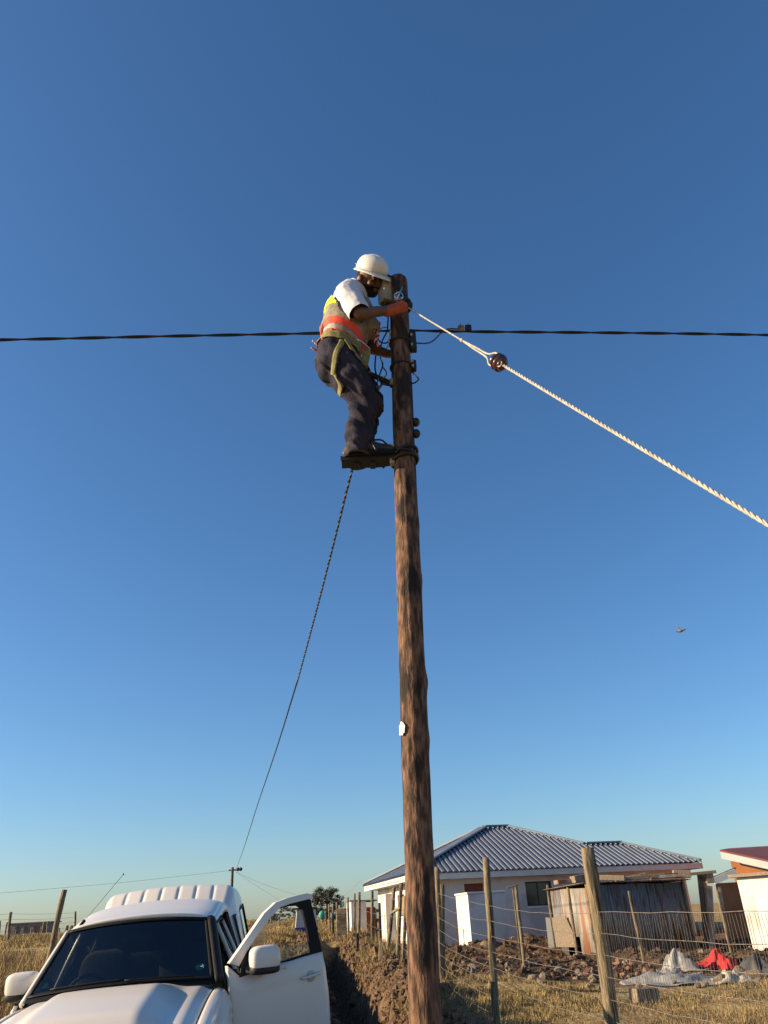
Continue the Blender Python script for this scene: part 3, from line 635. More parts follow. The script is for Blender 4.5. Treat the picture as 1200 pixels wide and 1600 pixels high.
def worker():
    root = empty('person', P(565, 724, PY), 'worker in white helmet and high visibility vest standing on the pole step', 'person')
    N_, F_ = -1, 1                        # near (camera) side and far side in Y
    Yc = PY
    hipN = P(529, 566, Yc-.09); hipF = P(531, 560, Yc+.09)
    kneeN = P(571, 632, Yc-.08); kneeF = P(577, 634, Yc+.06)
    ankN = P(560, 697, Yc-.045); ankF = P(561, 707, Yc+.045)
    waist = P(539, 524, Yc); chest = P(545, 483, Yc); upch = P(549, 462, Yc); neck = P(564, 447, Yc-.01)
    shN = P(543, 461, Yc-.165); shF = P(556, 459, Yc+.16)
    elN = P(562, 490, Yc-.235); wrN = P(614, 484, Yc-.145); haN = P(628, 479, Yc-.125)
    elF = P(582, 545, Yc+.13); wrF = P(606, 553, Yc+.115); haF = P(617, 552, Yc+.10)
    # head frame: bowed and turned towards the camera
    hc = P(578, 436, Yc-.03)
    up_h = (RT*.20+UP*.96+FW*-.20).normalized(); fw_h = (RT*.70-UP*.22-FW*.66); fw_h = (fw_h-up_h*fw_h.dot(up_h)).normalized(); rt_h = fw_h.cross(up_h)
    HR = Matrix((fw_h, -rt_h, up_h)).transposed()     # local x = face forward, y = left, z = up
    H = lambda x, y, z: hc+HR @ Vector((x, y, z))
    # ---- skin: one continuous body
    mb = MB()
    mb.ball(H(-.012, 0, .025), .094, 18, HR, (1.05, .86, 1.0)); mb.ball(H(.030, 0, -.055), .066, 16, HR, (1.0, .86, 1.05))
    mb.ball(H(.052, 0, -.096), .034, 12, HR, (1, 1.1, .8)); mb.capsule(H(.088, 0, .002), H(.105, 0, -.034), .010, .017)
    mb.capsule(H(.074, .038, .016), H(.078, -.038, .016), .013, .013); mb.ball(H(.094, 0, -.066), .020, 12, HR, (.6, 1.3, .42)); mb.ball(H(.092, 0, -.080), .019, 12, HR, (.6, 1.2, .42))
    mb.ball(H(.068, .045, -.035), .028, 12, HR); mb.ball(H(.068, -.045, -.035), .028, 12, HR)
    for s in (-1, 1): mb.ball(H(-.012, s*.090, -.024), .036, 12, HR, (.75, .34, 1.05))
    mb.chain([(H(-.03, 0, -.07), .056), (neck, .060), (upch, .075)])
    mb.chain([(upch, .095), (chest, .112), (waist, .108), (hipN.lerp(hipF, .5), .10)])
    mb.chain([(shN, .055), (elN, .043), (wrN, .031)]); mb.chain([(shF, .055), (elF, .042), (wrF, .030), (haF, .032)])
    mb.chain([(elN, .047), (elN.lerp(wrN, .3), .044)])
    mb.chain([(upch, .08), (shN, .055)]); mb.chain([(upch, .08), (shF, .055)])
    for h_, k_, a_ in ((hipN, kneeN, ankN), (hipF, kneeF, ankF)): mb.chain([(h_, .09), (k_, .058), (a_, .042)])
    # far hand closed on the pole
    for i in range(4):
        z = .028-.02*i; b0 = haF+Vector((.012, 0, z)); mb.chain([(b0, .0105), (b0+Vector((.035, .012, 0)), .0095), (b0+Vector((.062, .0, -.002)), .0085), (b0+Vector((.078, -.022, -.003)), .008)], 8)
    mb.chain([(haF+Vector((-.012, -.025, .012)), .013), (haF+Vector((.004, -.052, .006)), .0115), (haF+Vector((.012, -.075, -.008)), .009)], 8)
    body = to_mesh(mb, .0065, 3, 'body', lambda c: .0012*fbm(c*40, 2))
    link_mesh('body', body, M_skin, root, True)
    for s in (-1, 1):
        mb = MB(); mb.ball(H(.079, s*.032, -.001), .0125, 10, HR, (.7, 1.2, .75)); e = mb.build('eye', M_eye, root, True)
        mb = MB(); mb.ball(H(.0875, s*.031, -.003), .006, 8, HR); mb.build('pupil', M_hair, e, True)
    hair = sub_mesh(body, 'hair', lambda c: (lambda l: (l[:, 2] > -.06) & (l[:, 0] < -.035) & (np.abs(l[:, 2]) < .2) & (np.linalg.norm(l, axis=1) < .14) & ~((np.abs(l[:, 1]) > .078) & (l[:, 2] < .0)))((c-np.array(hc))@np.array(HR)), .004)
    link_mesh('hair', hair, M_hair, root, True)
    lower_face_shade = sub_mesh(body, 'lower_face_shade', lambda c: (lambda l: (l[:, 2] < -.050) & (l[:, 2] > -.15) & (l[:, 0] > .018) & (np.abs(l[:, 2]) < .2) & ~((np.abs(l[:, 2]+.073) < .011) & (np.abs(l[:, 1]) < .026) & (l[:, 0] > .08)))((c-np.array(hc))@np.array(HR)), .0035)  # black shell over the lower face, its shadow put into the colour
    link_mesh('lower_face_shade', lower_face_shade, M_hair, root, True)
    # ---- trousers
    mb = MB()
    pel = hipN.lerp(hipF, .5)
    mb.chain([(P(537, 526, Yc-.07), .118), (P(527, 551, Yc-.08), .140), (P(531, 574, Yc-.085), .130)]); mb.chain([(P(537, 526, Yc+.07), .118), (P(527, 549, Yc+.08), .140), (P(531, 572, Yc+.085), .130)])
    mb.ball(P(520, 574, Yc-.08), .118, 16); mb.ball(P(520, 571, Yc+.08), .118, 16)
    mb.chain([(hipN, .13), (P(548, 594, Yc-.10), .122), (kneeN, .088), (P(562, 666, Yc-.07), .086), (P(560, 708, Yc-.05), .073)])
    mb.chain([(hipF, .13), (P(552, 592, Yc+.09), .122), (kneeF, .088), (P(564, 674, Yc+.06), .084), (P(561, 718, Yc+.05), .070)])
    def wrinkle(c):
        q = (c-np.array(kneeN)); band = np.exp(-(q[:, 2]/.28)**2)
        a = fbm(np.stack([c[:, 0]*5, c[:, 1]*5, c[:, 2]*16+c[:, 0]*14], 1), 3); b = fbm(c*9, 3); r = 1-np.abs(fbm(np.stack([c[:, 0]*4+3, c[:, 1]*4, c[:, 2]*11+c[:, 0]*13], 1), 2))
        low = np.clip((ankN.z+.30-c[:, 2])/.3, 0, 1)
        return .010*a*(.7+band)+.008*b+.017*np.clip(r-.55, 0, 1)*2*(.6+band)+.009*low*fbm(c*np.array([6, 6, 26]), 2)-.004
    tr = to_mesh(mb, .0095, 4, 'trousers', wrinkle)
    hem = P(560, 704, Yc-.11).z
    link_mesh('trousers', sub_mesh(tr, 'trousers', lambda c: c[:, 2] > hem, 0, [((0, 0, hem), (0, 0, 1))]), M_trou, root, True)
    # ---- t shirt
    mb = MB()
    mb.chain([(upch, .115), (chest, .140), (waist, .135)]); mb.chain([(P(546, 462, Yc-.09), .105), (P(543, 486, Yc-.085), .110), (P(538, 520, Yc-.07), .110)]); mb.chain([(P(549, 461, Yc+.09), .105), (P(545, 486, Yc+.085), .110), (P(540, 520, Yc+.07), .110)])
    mb.chain([(P(556, 452, Yc), .085), (upch, .12)])
    slN = shN.lerp(elN, .92); slF = shF.lerp(elF, .5)
    mb.chain([(P(547, 456, Yc-.10), .088), (shN, .088), (slN, .082)]); mb.chain([(P(550, 455, Yc+.10), .092), (shF, .092), (slF, .085)])
    def wr2(c):
        return .006*fbm(c*8, 3)+.010*(np.clip(1-np.abs(fbm(np.stack([c[:, 0]*9+c[:, 2]*6, c[:, 1]*5, c[:, 2]*7-c[:, 0]*6], 1), 2)), .5, 1)-.5)-.002
    sh = to_mesh(mb, .0085, 4, 't_shirt', wr2)
    dN = (slN-shN).normalized(); dF = (slF-shF).normalized()
    def keep_sh(c):
        a = (c-np.array(slN))@np.array(dN); nearN = np.linalg.norm(c-np.array(slN), axis=1) < .135
        b = (c-np.array(slF))@np.array(dF); nearF = np.linalg.norm(c-np.array(slF), axis=1) < .125
        an = (c-np.array(neck)); ax = np.array((hc-upch).normalized()); collar = (an@ax > -.012) & (np.linalg.norm(an, axis=1) < .12)
        return ~((a > .025) & nearN) & ~((b > .02) & nearF) & ~collar
    sh = sub_mesh(sh, 't_shirt', keep_sh, 0, [(slN+dN*.025, dN), (slF+dF*.02, dF)])
    link_mesh('t_shirt', sh, M_tee, root, True)
    # ---- vest over it, with its coloured panels as sub-parts
    ax = np.array((upch-waist).normalized()); w0 = np.array(waist)
    def tor(c): return (c-w0)@ax
    def not_arm(c):
        d = np.linalg.norm(c-np.array(shN), axis=1); s = np.array(slN-shN); t = np.clip(((c-np.array(shN))@s)/(s@s), -.2, .62)
        dd = np.linalg.norm(c-(np.array(shN)+t[:, None]*s), axis=1); s2 = np.array(slF-shF); t2 = np.clip(((c-np.array(shF))@s2)/(s2@s2), -.2, .6)
        d2 = np.linalg.norm(c-(np.array(shF)+t2[:, None]*s2), axis=1); return (dd > .104) & (d2 > .10)
    mb = MB()
    mb.chain([(upch, .13), (chest, .165), (waist, .165), (P(535, 533, Yc), .15)]); mb.chain([(P(545, 463, Yc-.085), .118), (P(541, 486, Yc-.085), .135), (P(537, 522, Yc-.075), .14), (P(536, 532, Yc-.07), .13)])
    mb.chain([(P(548, 462, Yc+.085), .118), (P(545, 486, Yc+.085), .135), (P(540, 522, Yc+.075), .14), (P(539, 532, Yc+.07), .13)]); mb.ball(P(575, 512, Yc-.02), .085, 14)
    vm = to_mesh(mb, .008, 4, 'vest', lambda c: .006*fbm(c*np.array([6, 6, 12]), 3)+.004*fbm(c*18, 2)+.004)
    # band limits measured along the torso
    t_red1 = tor(np.array([P(540, 505, Yc)]))[0]; t_y = tor(np.array([P(540, 476, Yc)]))[0]
    lim = lambda y: tor(np.array([P(540, y, Yc-.19)]))[0]
    tilt = lambda c: tor(c)+.34*(c[:, 0]-waist.x)
    zone = {'red_band': (lim(512), lim(501)), 'grey_strip': (lim(518), lim(512)), 'red_hem': (lim(524), lim(518)), 'yellow_panel': (lim(480), lim(458))}
    nT = ax+np.array([.34, 0, 0]); tp = lambda v: (Vector(w0+nT*(v/(nT@nT))), Vector(nT))
    base = sub_mesh(vm, 'vest', lambda c: (tilt(c) > lim(530)) & not_arm(c) & (tor(c) < lim(448)) & ((c-np.array(neck))@np.array((hc-upch).normalized()) < -.02), 0, [tp(lim(530))])
    vest = link_mesh('vest', base, M_vest, root, True)
    for nm, m_, infl in (('red_band', M_red, .006), ('grey_strip', M_refl, .003), ('red_hem', M_red, .005), ('yellow_panel', M_yel, .003)):
        lo, hi = zone[nm]
        if nm == 'yellow_panel': k = lambda c, lo=lo, hi=hi: (tilt(c) > lo) & (tilt(c) < hi) & (c[:, 0] < shN.x+.02)
        else: k = lambda c, lo=lo, hi=hi: (tilt(c) > lo) & (tilt(c) < hi)
        sm = sub_mesh(base, nm, k, infl, [tp(lo), tp(hi)]); o = link_mesh(nm, sm, m_, vest, True)
    # ---- harness webbing, cut from the clothes' own surfaces so it lies on them
    def strap(name, p, n, hw, infl, cond, parent):
        p = Vector(p); n = Vector(n).normalized(); pa = np.array(p); na = np.array(n)
        o = link_mesh(name, sub_mesh(tr, name, lambda c: (np.abs((c-pa)@na) < hw) & cond(c), infl, [(p-n*hw, n), (p+n*hw, n)]), M_harn, parent, True)
        o.modifiers.new('s', 'SOLIDIFY').thickness = .005; return o
    hb = strap('harness', P(536, 531, Yc-.17), (.36, 0, 1), .028, .013, lambda c: c[:, 2] > -9, root)
    from mathutils.bvhtree import BVHTree
    bv = BVHTree.FromPolygons([v.co.copy() for v in tr.vertices], [tuple(p.vertices) for p in tr.polygons])
    def ribbon(name, pts, hw, off):
        path = spline(pts, 8); L = []; 
        for i, p in enumerate(path):
            loc, no, _, _ = bv.find_nearest(p); t = (path[min(i+1, len(path)-1)]-path[max(i-1, 0)]).normalized(); sd_ = t.cross(no).normalized()
            row = []
            for k in (-1, -.4, .4, 1):
                l2, n2, _, _ = bv.find_nearest(loc+sd_*(hw*k)+no*.02); row.append(l2+n2*off)
            L.append(row)
        for _ in range(6): L = [L[0]]+[[(L[i-1][k]+L[i][k]*2+L[i+1][k])/4 for k in range(4)] for i in range(1, len(L)-1)]+[L[-1]]
        mb = MB(); mb.grid(L); return mb.build(name, M_harn, hb, True, solid=.005)
    for sg in (-1, 1):
        q = lambda x, y, d: P(x, y, Yc+sg*d)
        ribbon('leg_strap', [q(536, 533, .20), q(525, 552, .225), q(517, 574, .22), q(519, 590, .20), q(529, 604, .17), q(540, 612, .10)], .019, .012)
    ribbon('side_strap', [P(540, 533, Yc-.19), P(552, 543, Yc-.21), P(563, 556, Yc-.19), P(570, 566, Yc-.15)], .020, .009)
    mb = MB(); c = P(571, 560, Yc-.11); rot = Matrix.Rotation(R_(14), 3, 'Y'); mb.box(c, (.055, .05, .15), rot, .8); mb.build('hanging_pouch', M_harn, hb, bevel=.012)
    mb = MB(); mb.tube([P(553, 527, Yc-.19), P(566, 534, Yc-.19), P(578, 545, Yc-.17)], .004, 6); mb.build('clip', M_chrome, hb, True)
    mb = MB(); mb.box(P(510, 517, Yc-.06), (.06, .12, .10), Matrix.Rotation(R_(15), 3, 'Y')); mb.build('tool_pouch', mat('red_brown_pouch', (.20, .07, .05), .8, (.14, .05, .04), 12), hb, bevel=.018)
    # ---- boots
    for an, ky, lab in ((ankN, -.08, 0), (ankF, .09, 1)):
        sx = an.x; y = an.y; z0 = P(560, 731, Yc+.05).z+.024
        mb = MB(); heel = Vector((sx-.045, y, z0+.045)); ball_ = Vector((sx+.125, y, z0+.040)); toe = Vector((sx+.190, y, z0+.034))
        mb.chain([(Vector((an.x-.005, y, an.z+.03)), .058), (Vector((sx-.01, y, z0+.09)), .060), (heel, .050)]); mb.chain([(Vector((sx, y, z0+.085)), .056), (ball_, .044), (toe, .036)])
        bt = to_mesh(mb, .0075, 3, 'boot', lambda c: .003*fbm(c*22, 2)); b = link_mesh('boot', sub_mesh(bt, 'boot', lambda c: c[:, 2] > z0+.012), M_boot, root, True)
        mb = MB(); poly = []
        for t in np.linspace(0, 2*math.pi, 24, endpoint=False):
            x = .068+.168*math.cos(t); wv = .050+.010*math.cos(t) if math.cos(t) > 0 else .042; poly.append(Vector((sx+x, y+wv*math.sin(t), z0-.004)))
        mb.prism(poly, (0, 0, 1), .026); mb.build('sole', M_black, b, bevel=.004)
        mb = MB(); mb.tube([Vector((an.x+.07*math.cos(t), y+.066*math.sin(t), hem+.004+.006*math.sin(2*t))) for t in np.linspace(0, 2*math.pi, 25)], .009, 8, False); mb.build('cuff', M_boot, b, True)
    # ---- gloved near hand closed on the stay
    A = P(636, 480, 3.985); B = P(1200, 820, 2.2); dn = (B-A).normalized(); grip = P(639, 480, 3.975)
    fwd = (haN-wrN).normalized()
    mb = MB(); mb.chain([(wrN-fwd*.05, .037), (wrN, .039), (haN, .043)]); mb.ball(haN, .045, 14, None, (1.0, .75, 1.0))
    gm = to_mesh(mb, .006, 3, 'glove', lambda c: .0025*fbm(c*30, 2)); gl = link_mesh('glove', gm, M_glove, root, True)
    side = dn.cross(Vector((0, -1, 0))).normalized()
    for i in range(4):
        b0 = haN+fwd*.030+Vector((0, -.004, .027-.019*i)); ln = (.9, 1.05, 1.0, .82)[i]
        mb = MB(); mb.chain([(b0, .0115), (b0+fwd*.032*ln+Vector((0, -.012, .001)), .0112), (b0+fwd*.050*ln+Vector((.002, -.002+.012, -.012)), .0105), (b0+fwd*.040*ln+Vector((-.004, .024, -.020)), .0095)], 10)
        link_mesh('finger', to_mesh(mb, .004, 2, 'finger'), M_glovb, gl, True)
    mb = MB(); t0 = haN+Vector((0, -.020, .022)); mb.chain([(t0, .0145), (t0+fwd*.034+Vector((0, -.014, .008)), .0125), (t0+fwd*.058+Vector((0, -.008, -.006)), .0105)], 10); link_mesh('thumb', to_mesh(mb, .004, 2, 'thumb'), M_glovb, gl, True)
    # ---- hard hat
    hat_c = H(.0, 0, .046); HR2 = HR @ Matrix.Rotation(R_(6), 3, 'Y')
    def hp(x, y, z): return hat_c+HR2 @ Vector((x, y, z))
    mb = MB(); n = 40; rows = []
    prof = [(0, 1.0), (.03, 1.0), (.052, .965), (.074, .89), (.091, .77), (.104, .60), (.112, .40), (.1165, .18), (.117, .02)]
    for z, s in prof:
        r = []
        for k in range(n):
            a = 2*math.pi*k/n; x = .130*math.cos(a)*s; y = .104*math.sin(a)*s
            ridge = .010*math.exp(-(y/.016)**2)*(1 if z > .05 else 0)+.005*(math.exp(-((abs(y)-.045)/.010)**2))*(1 if z > .06 else 0)
            r.append(hp(x*(1+ridge*.4), y, z+ridge))
        rows.append(r)
    vs = [p for r in rows for p in r]; mb.add(vs, [(i*n+k, i*n+(k+1) % n, (i+1)*n+(k+1) % n, (i+1)*n+k) for i in range(len(rows)-1) for k in range(n)]+[tuple(range((len(rows)-1)*n, len(rows)*n))])
    hat = mb.build('hard_hat', M_hat, root, True, solid=.003)
    mb = MB(); rows = [[], [], []]
    for k in range(n+1):
        a = 2*math.pi*k/n; pk = max(0, math.cos(a))**1.6; e = .012+.048*pk
        for i, (t, dz) in enumerate(((0, .004), (.6, -.004), (1, -.012))):
            x = (.131+e*t)*math.cos(a); y = (.105+(.012+.010*pk)*t)*math.sin(a); rows[i].append(hp(x, y, dz-.010*pk*t))
    mb.grid(rows); mb.build('brim', M_hat, hat, True, solid=.004)
    mb = MB(); mb.ball(hp(-.07, -.098, .028), .006, 8); mb.build('rivet', M_steel, hat, True)
    mb = MB()
    r0 = []; r1 = []
    for k in range(25):
        a = R_(40)+R_(280)*k/24; r0.append(hp(.112*math.cos(a), .092*math.sin(a), -.006)); r1.append(hp(.108*math.cos(a), .089*math.sin(a), -.016))
    mb.grid([r0, r1]); mb.build('headband', M_hat, hat, True, solid=.003)
    # ---- two screwdrivers in the back pocket
    for (a, b, lab) in (((488, 532), (502, 543), 'upper pink handled screwdriver in the worker back pocket'), ((486, 543), (497, 549), 'lower pink handled screwdriver in the worker back pocket')):
        p = P(*a, Yc-.10); q = P(*b, Yc-.08); s = empty('screwdriver', q, lab, 'screwdriver', 'screwdrivers in the back pocket')
        mb = MB(); mb.tube([p.lerp(q, .22), p.lerp(q, .3), p.lerp(q, 1.15)], [.006, .0085, .0085], 8); mb.build('handle', M_pink, s, True)
        mb = MB(); mb.tube([p, p.lerp(q, .25)], [.0045, .007], 8); mb.build('tip', M_rope, s, True)
worker()

def step():
    z = P(560, 731, PY+.05).z; root = empty('climbing_step', P(625, 726, PY), 'dark metal climbing step strapped to the pole under the worker boots', 'climbing step')
    xl = P(534, 726, PY).x; c = pole_axis(z); xr = c.x-.072
    mb = MB(); mb.box(((xl+xr)/2, PY, z+.010), (xr-xl, .096, .018)); mb.build('foot_plate', M_plas, root, bevel=.002)
    for s in (-1, 1):
        mb = MB(); mb.box(((xl+xr)/2, PY+s*.050, z+.016), (xr-xl+.01, .004, .030)); mb.build('side_rail', M_plas, root, bevel=.002)
        mb = MB(); mb.box((xl+.030-.012*s, PY+s*.026, z+.062), (.010, .05, .085), Matrix.Rotation(R_(-8), 3, 'Y')); mb.build('heel_stop', M_box, root, bevel=.003)
    for f in (.30, .60):
        mb = MB(); mb.beam((xl+(xr-xl)*f, PY-.02, z-.009), (xl+(xr-xl)*f, PY+.045, z-.009), .034, .020); mb.build('cross_bar', M_plas, root, bevel=.004)
    # clamp on the pole
    mb = MB(); mb.box((c.x-.078, PY-.02, z-.014), (.032, .05, .034)); mb.build('lower_jaw', M_box, root, bevel=.005)
    mb = MB(); mb.box((c.x-.083, PY-.01, z+.072), (.030, .09, .06), Matrix.Rotation(R_(22), 3, 'Y')); mb.build('upper_jaw', M_box, root, bevel=.005)
    def loop(dz, r, til, nm, th):
        mb = MB(); mb.tube([Vector((c.x+(.078+r)*math.cos(t), PY+(.078+r)*math.sin(t), z+dz+til*math.cos(t+.6))) for t in np.linspace(0, 2*math.pi, 33)], th, 8, False); mb.build(nm, M_cable, root, True)
    loop(.035, .004, .040, 'pole_strap', .010); loop(.000, .003, .014, 'pole_strap', .012); loop(.055, .006, -.03, 'pole_strap', .008)
    mb = MB(); mb.tube(spline([(xr-.10, PY-.11, z+.02), (xr-.13, PY-.10, z+.10), (xr-.12, PY-.02, z+.135), (xr-.10, PY+.06, z+.11), (xr-.06, PY+.12, z+.03)], 6), .008, 8); mb.build('foot_strap', M_cable, root, True)
    mb = MB(); mb.tube(spline([(xr-.14, PY-.06, z+.13), (xr-.07, PY-.08, z+.115), (xr-.03, PY-.07, z+.085), (xr+.02, PY-.06, z+.06)], 6), .006, 8); mb.build('tie_strap', M_cable, root, True)
step()

# ------------------------------------------------------------------ pickup truck
def sball(mb, c, size, rot=None, e=.45, n=20):
    c = Vector(c); vs = []; fs = []; m = n//2; pw = lambda x: math.copysign(abs(x)**e, x)
    for i in range(m+1):
        th = -math.pi/2+math.pi*i/m
        for k in range(n):
            a = 2*math.pi*k/n; p = Vector((size[0]/2*pw(math.cos(th))*pw(math.cos(a)), size[1]/2*pw(math.cos(th))*pw(math.sin(a)), size[2]/2*pw(math.sin(th))))
            vs.append(c+((rot @ p) if rot else p))
    for i in range(m):
        for k in range(n): fs.append((i*n+k, i*n+(k+1) % n, (i+1)*n+(k+1) % n, (i+1)*n+k))
    return mb.add(vs, fs)
def truck():
    root = empty('pickup_truck', CAR_O, 'white double cab pickup with canopy and its passenger door open', 'pickup')
    C = lambda: MB(CARM)
    S = lambda a, b, x: float(sst(a, b, x))
    # --- windscreen surface
    def ws(s, t, off=0.):
        return Vector((-.60*t+(.13*(1-t)+.09*t)*(1-s*s)+off*.62, s*(.735*(1-t)+.605*t), 1.14*(1-t)+1.60*t+.035*(1-s*s)+off*.78))
    ss = np.linspace(-1, 1, 25); ts = np.linspace(0, 1, 13)
    mb = C(); mb.grid([[ws(s, t) for s in ss] for t in ts]); wind = mb.build('windscreen', G_wind, root, True)
    def band(s0, s1, t0, t1, ns=14, nt=10):
        mb.grid([[ws(s, t, .004) for s in np.linspace(s0, s1, ns)] for t in np.linspace(t0, t1, nt)])
    mb = C(); band(-1, 1, 0, .035, 25, 2); band(-1, 1, .955, 1, 25, 2); band(-1, -.955, .035, .955, 2); band(.945, 1, .035, .955, 2); mb.build('screen_surround', M_black, wind, True, solid=.004)
    mb = C(); band(-.93, -.0, .02, .05, 16, 2); mb.tube([ws(s, .05, .015) for s in np.linspace(-.75, .05, 12)], .007, 6); mb.tube([ws(s, .028, .02) for s in np.linspace(.05, .78, 12)], .007, 6); mb.build('wiper', M_black, wind, True)
    mb = C(); c = ws(.84, .20, -.006); nrm = Vector((.62, .0, .78)); ex = Vector((0, 1, 0)); ey = nrm.cross(ex)
    mb.add([c+ex*(.036*math.cos(a))+ey*(.036*math.sin(a)) for a in np.linspace(0, 2*math.pi, 20, endpoint=False)], [tuple(range(20))]); disc = mb.build('licence_disc', M_teal, wind)
    mb = C(); mb.box(c+nrm*.002, (.004, .05, .007), Matrix.Rotation(R_(-52), 3, 'Y')); mb.build('disc_print', M_fascia, wind)
    mb = C(); c = ws(-.86, .16, -.006); mb.add([c+ex*a+ey*b for a, b in ((-.03, -.03), (.035, -.028), (.02, .01), (-.005, .035))], [(0, 1, 2, 3)]); mb.build('green_sticker', M_green, wind)
    # --- bonnet
    def hood(s, f):
        v = s*.715; rear = .015+.13*(1-s*s); u = rear+(1.45-rear)*f
        bul = .080*(1-S(.33, .54, abs(v)))*(.35+.65*S(0, .35, f)); z = 1.105+.03*(1-s*s)-.17*f**1.5-.10*max(0, f-.85)/.15*S(.85, 1, f)
        return Vector((u, v, z+bul-.03*S(.62, .715, abs(v))))
    mb = C(); mb.grid([[hood(s, f) for s in np.linspace(-1, 1, 61)] for f in np.linspace(0, 1, 24)]); bon = mb.build('bonnet', M_white, root, True, solid=.01)
    for s in (-.33, .25):
        mb = C(); sball(mb, hood(s, .05)+Vector((0, 0, .006)), (.03, .025, .018)); mb.build('washer_jet', M_black, bon, True)
    mb = C(); mb.grid([[ws(s, .0)+Vector((.02*k, 0, -.004-.012*k)) for s in ss] for k in (-1.5, 0, 2.2)]); mb.build('cowl', M_black, root, True)
    # --- wings and front
    for sd_ in (-1, 1):
        rows = []
        for f in np.linspace(-.06, 1, 22):
            h = hood(1, max(f, 0)); u = h.x if f >= 0 else h.x+f*1.45; z = h.z
            flare = .02*math.exp(-((u-.86)/.42)**2)
            rows.append([Vector((u, sd_*v, ww)) for v, ww in ((.722, z-.004), (.75, z+.004), (.80, z-.012), (.845+flare*.4, z-.06), (.868+flare, z-.13), (.872+flare*1.3, z-.24), (.868+flare, .72), (.86, .52))])
        mb = C(); mb.grid(rows); wg = mb.build('wing', M_white, root, True, solid=.012)
        mb = C(); mb.tube([Vector((.86+.44*math.cos(a), sd_*.893, .40+.44*math.sin(a))) for a in np.linspace(.05, math.pi-.05, 24)], .018, 8); mb.build('arch_lip', M_white, wg, True)
        if sd_ > 0:
            mb = C(); mb.box((.20, .885, .93), (.055, .006, .035)); mb.build('badge', M_steel, wg, bevel=.002)
            mb = C(); mb.box((.16, .885, .865), (.02, .006, .03)); mb.build('side_repeater', M_steel, wg, bevel=.002)
        mb = C(); sball(mb, (1.43, sd_*.70, .80), (.16, .30, .20), None, .6); mb.build('headlight', M_steel, root, True)
        mb = C(); sball(mb, (1.46, sd_*.42, .74), (.05, .5, .10), None, .5); mb.build('grille_bar', M_chrome, root, True)
    mb = C(); sball(mb, (1.48, 0, .50), (.24, 1.74, .34), None, .35, 28); mb.build('bumper', M_white, root, True)
    mb = C(); mb.box((1.42, 0, .72), (.06, 1.0, .26)); mb.build('grille', M_black, root, bevel=.02)
    # --- sides
    sec = lambda u, sd_: [Vector((u, sd_*v, w_)) for v, w_ in ((.845, 1.10), (.868, 1.05), (.882, .95), (.876, .80), (.872, .62), (.86, .44))]
    mb = C(); mb.grid([sec(u, 1) for u in np.linspace(-1.12, -2.02, 8)]); rd = mb.build('rear_door_panel', M_white, root, True, solid=.02)
    mb = C(); mb.grid([sec(u, -1) for u in np.linspace(-.09, -2.02, 12)]); mb.build('side_panel', M_white, root, True, solid=.02)
    for sd_ in (-1, 1):
        mb = C(); mb.grid([sec(u, sd_) for u in np.linspace(-2.06, -3.75, 10)]); mb.build('load_bed_side', M_white, root, True, solid=.02)
        mb = C(); mb.tube([Vector((-2.55+.44*math.cos(a), sd_*.89, .40+.44*math.sin(a))) for a in np.linspace(.05, math.pi-.05, 24)], .018, 8); mb.build('arch_lip', M_white, root, True)
    mb = C(); mb.box((-3.76, 0, .78), (.04, 1.70, .66)); mb.build('tailgate', M_white, root, bevel=.02)
    mb = C(); mb.box((-1.2, 0, .36), (5.0, 1.5, .14)); mb.build('chassis', M_black, root, bevel=.02)
    for u in (.86, -2.55):
        for sd_ in (-1, 1):
            mb = C(); k = 32; prof = [(-.10, .22), (-.10, .33), (-.08, .362), (0, .37), (.08, .362), (.10, .33), (.10, .22)]
            vs = [Vector((u+r*math.cos(2*math.pi*i/k), sd_*.76+d, .37+r*math.sin(2*math.pi*i/k))) for d, r in prof for i in range(k)]
            mb.add(vs, [(a*k+i, a*k+(i+1) % k, (a+1)*k+(i+1) % k, (a+1)*k+i) for a in range(len(prof)-1) for i in range(k)])
            wh = mb.build('wheel', M_tyre, root, True)
            mb = C(); mb.tube([Vector((u, sd_*.76-.07, .37)), Vector((u, sd_*.76+.07, .37))], .225, 24); mb.build('rim', M_steel, wh)
            for i in range(6):
                a = 2*math.pi*i/6; mb = C(); mb.beam(Vector((u, sd_*.835, .37)), Vector((u+.2*math.cos(a), sd_*.835, .37+.2*math.sin(a))), .05, .02, (0, 1, 0)); mb.build('spoke', M_chrome, wh)
    # --- roof and pillars
    def roof(u, s):
        t = (-u-.60)/1.46; z = 1.625+.150*S(-.05, .75, t); hw = .612+.028*S(0, .3, t)
        return Vector((u+.09*(1-s*s)*(1-S(0, .35, t)), s*hw, z+.045*(1-s*s)-.028*abs(s)**8))
    mb = C(); mb.grid([[roof(u, s) for s in np.linspace(-1, 1, 33)] for u in np.linspace(-.60, -2.06, 20)]); mb.build('roof', M_white, root, True, solid=.03)
    side = lambda u, h, sd_: Vector((u, sd_*(.85-.20*h-.025*h*h), 1.095+.505*h))
    for sd_ in (-1, 1):
        # cant rail
        mb = C(); mb.grid([[roof(u, sd_)+Vector((0, sd_*d, dz)) for d, dz in ((-.01, .004), (.018, -.014), (.030, -.05), (.030, -.085))] for u in np.linspace(-.60, -2.06, 14)]); mb.build('cant_rail', M_white, root, True, solid=.02)
        rows = []
        for t in np.linspace(-.06, 1.0, 12):
            e = ws(sd_, t, .002); rows.append([e+Vector((.0, -sd_*.006, .0)), e+Vector((-.006, sd_*.022, .006)), e+Vector((-.035, sd_*.040, -.005)), e+Vector((-.085, sd_*.046, -.03))])
        mb = C(); mb.grid(rows); mb.build('windscreen_pillar', M_white if sd_ < 0 else M_black, root, True, solid=.02)  # right pillar is black, the shade on it put into the colour
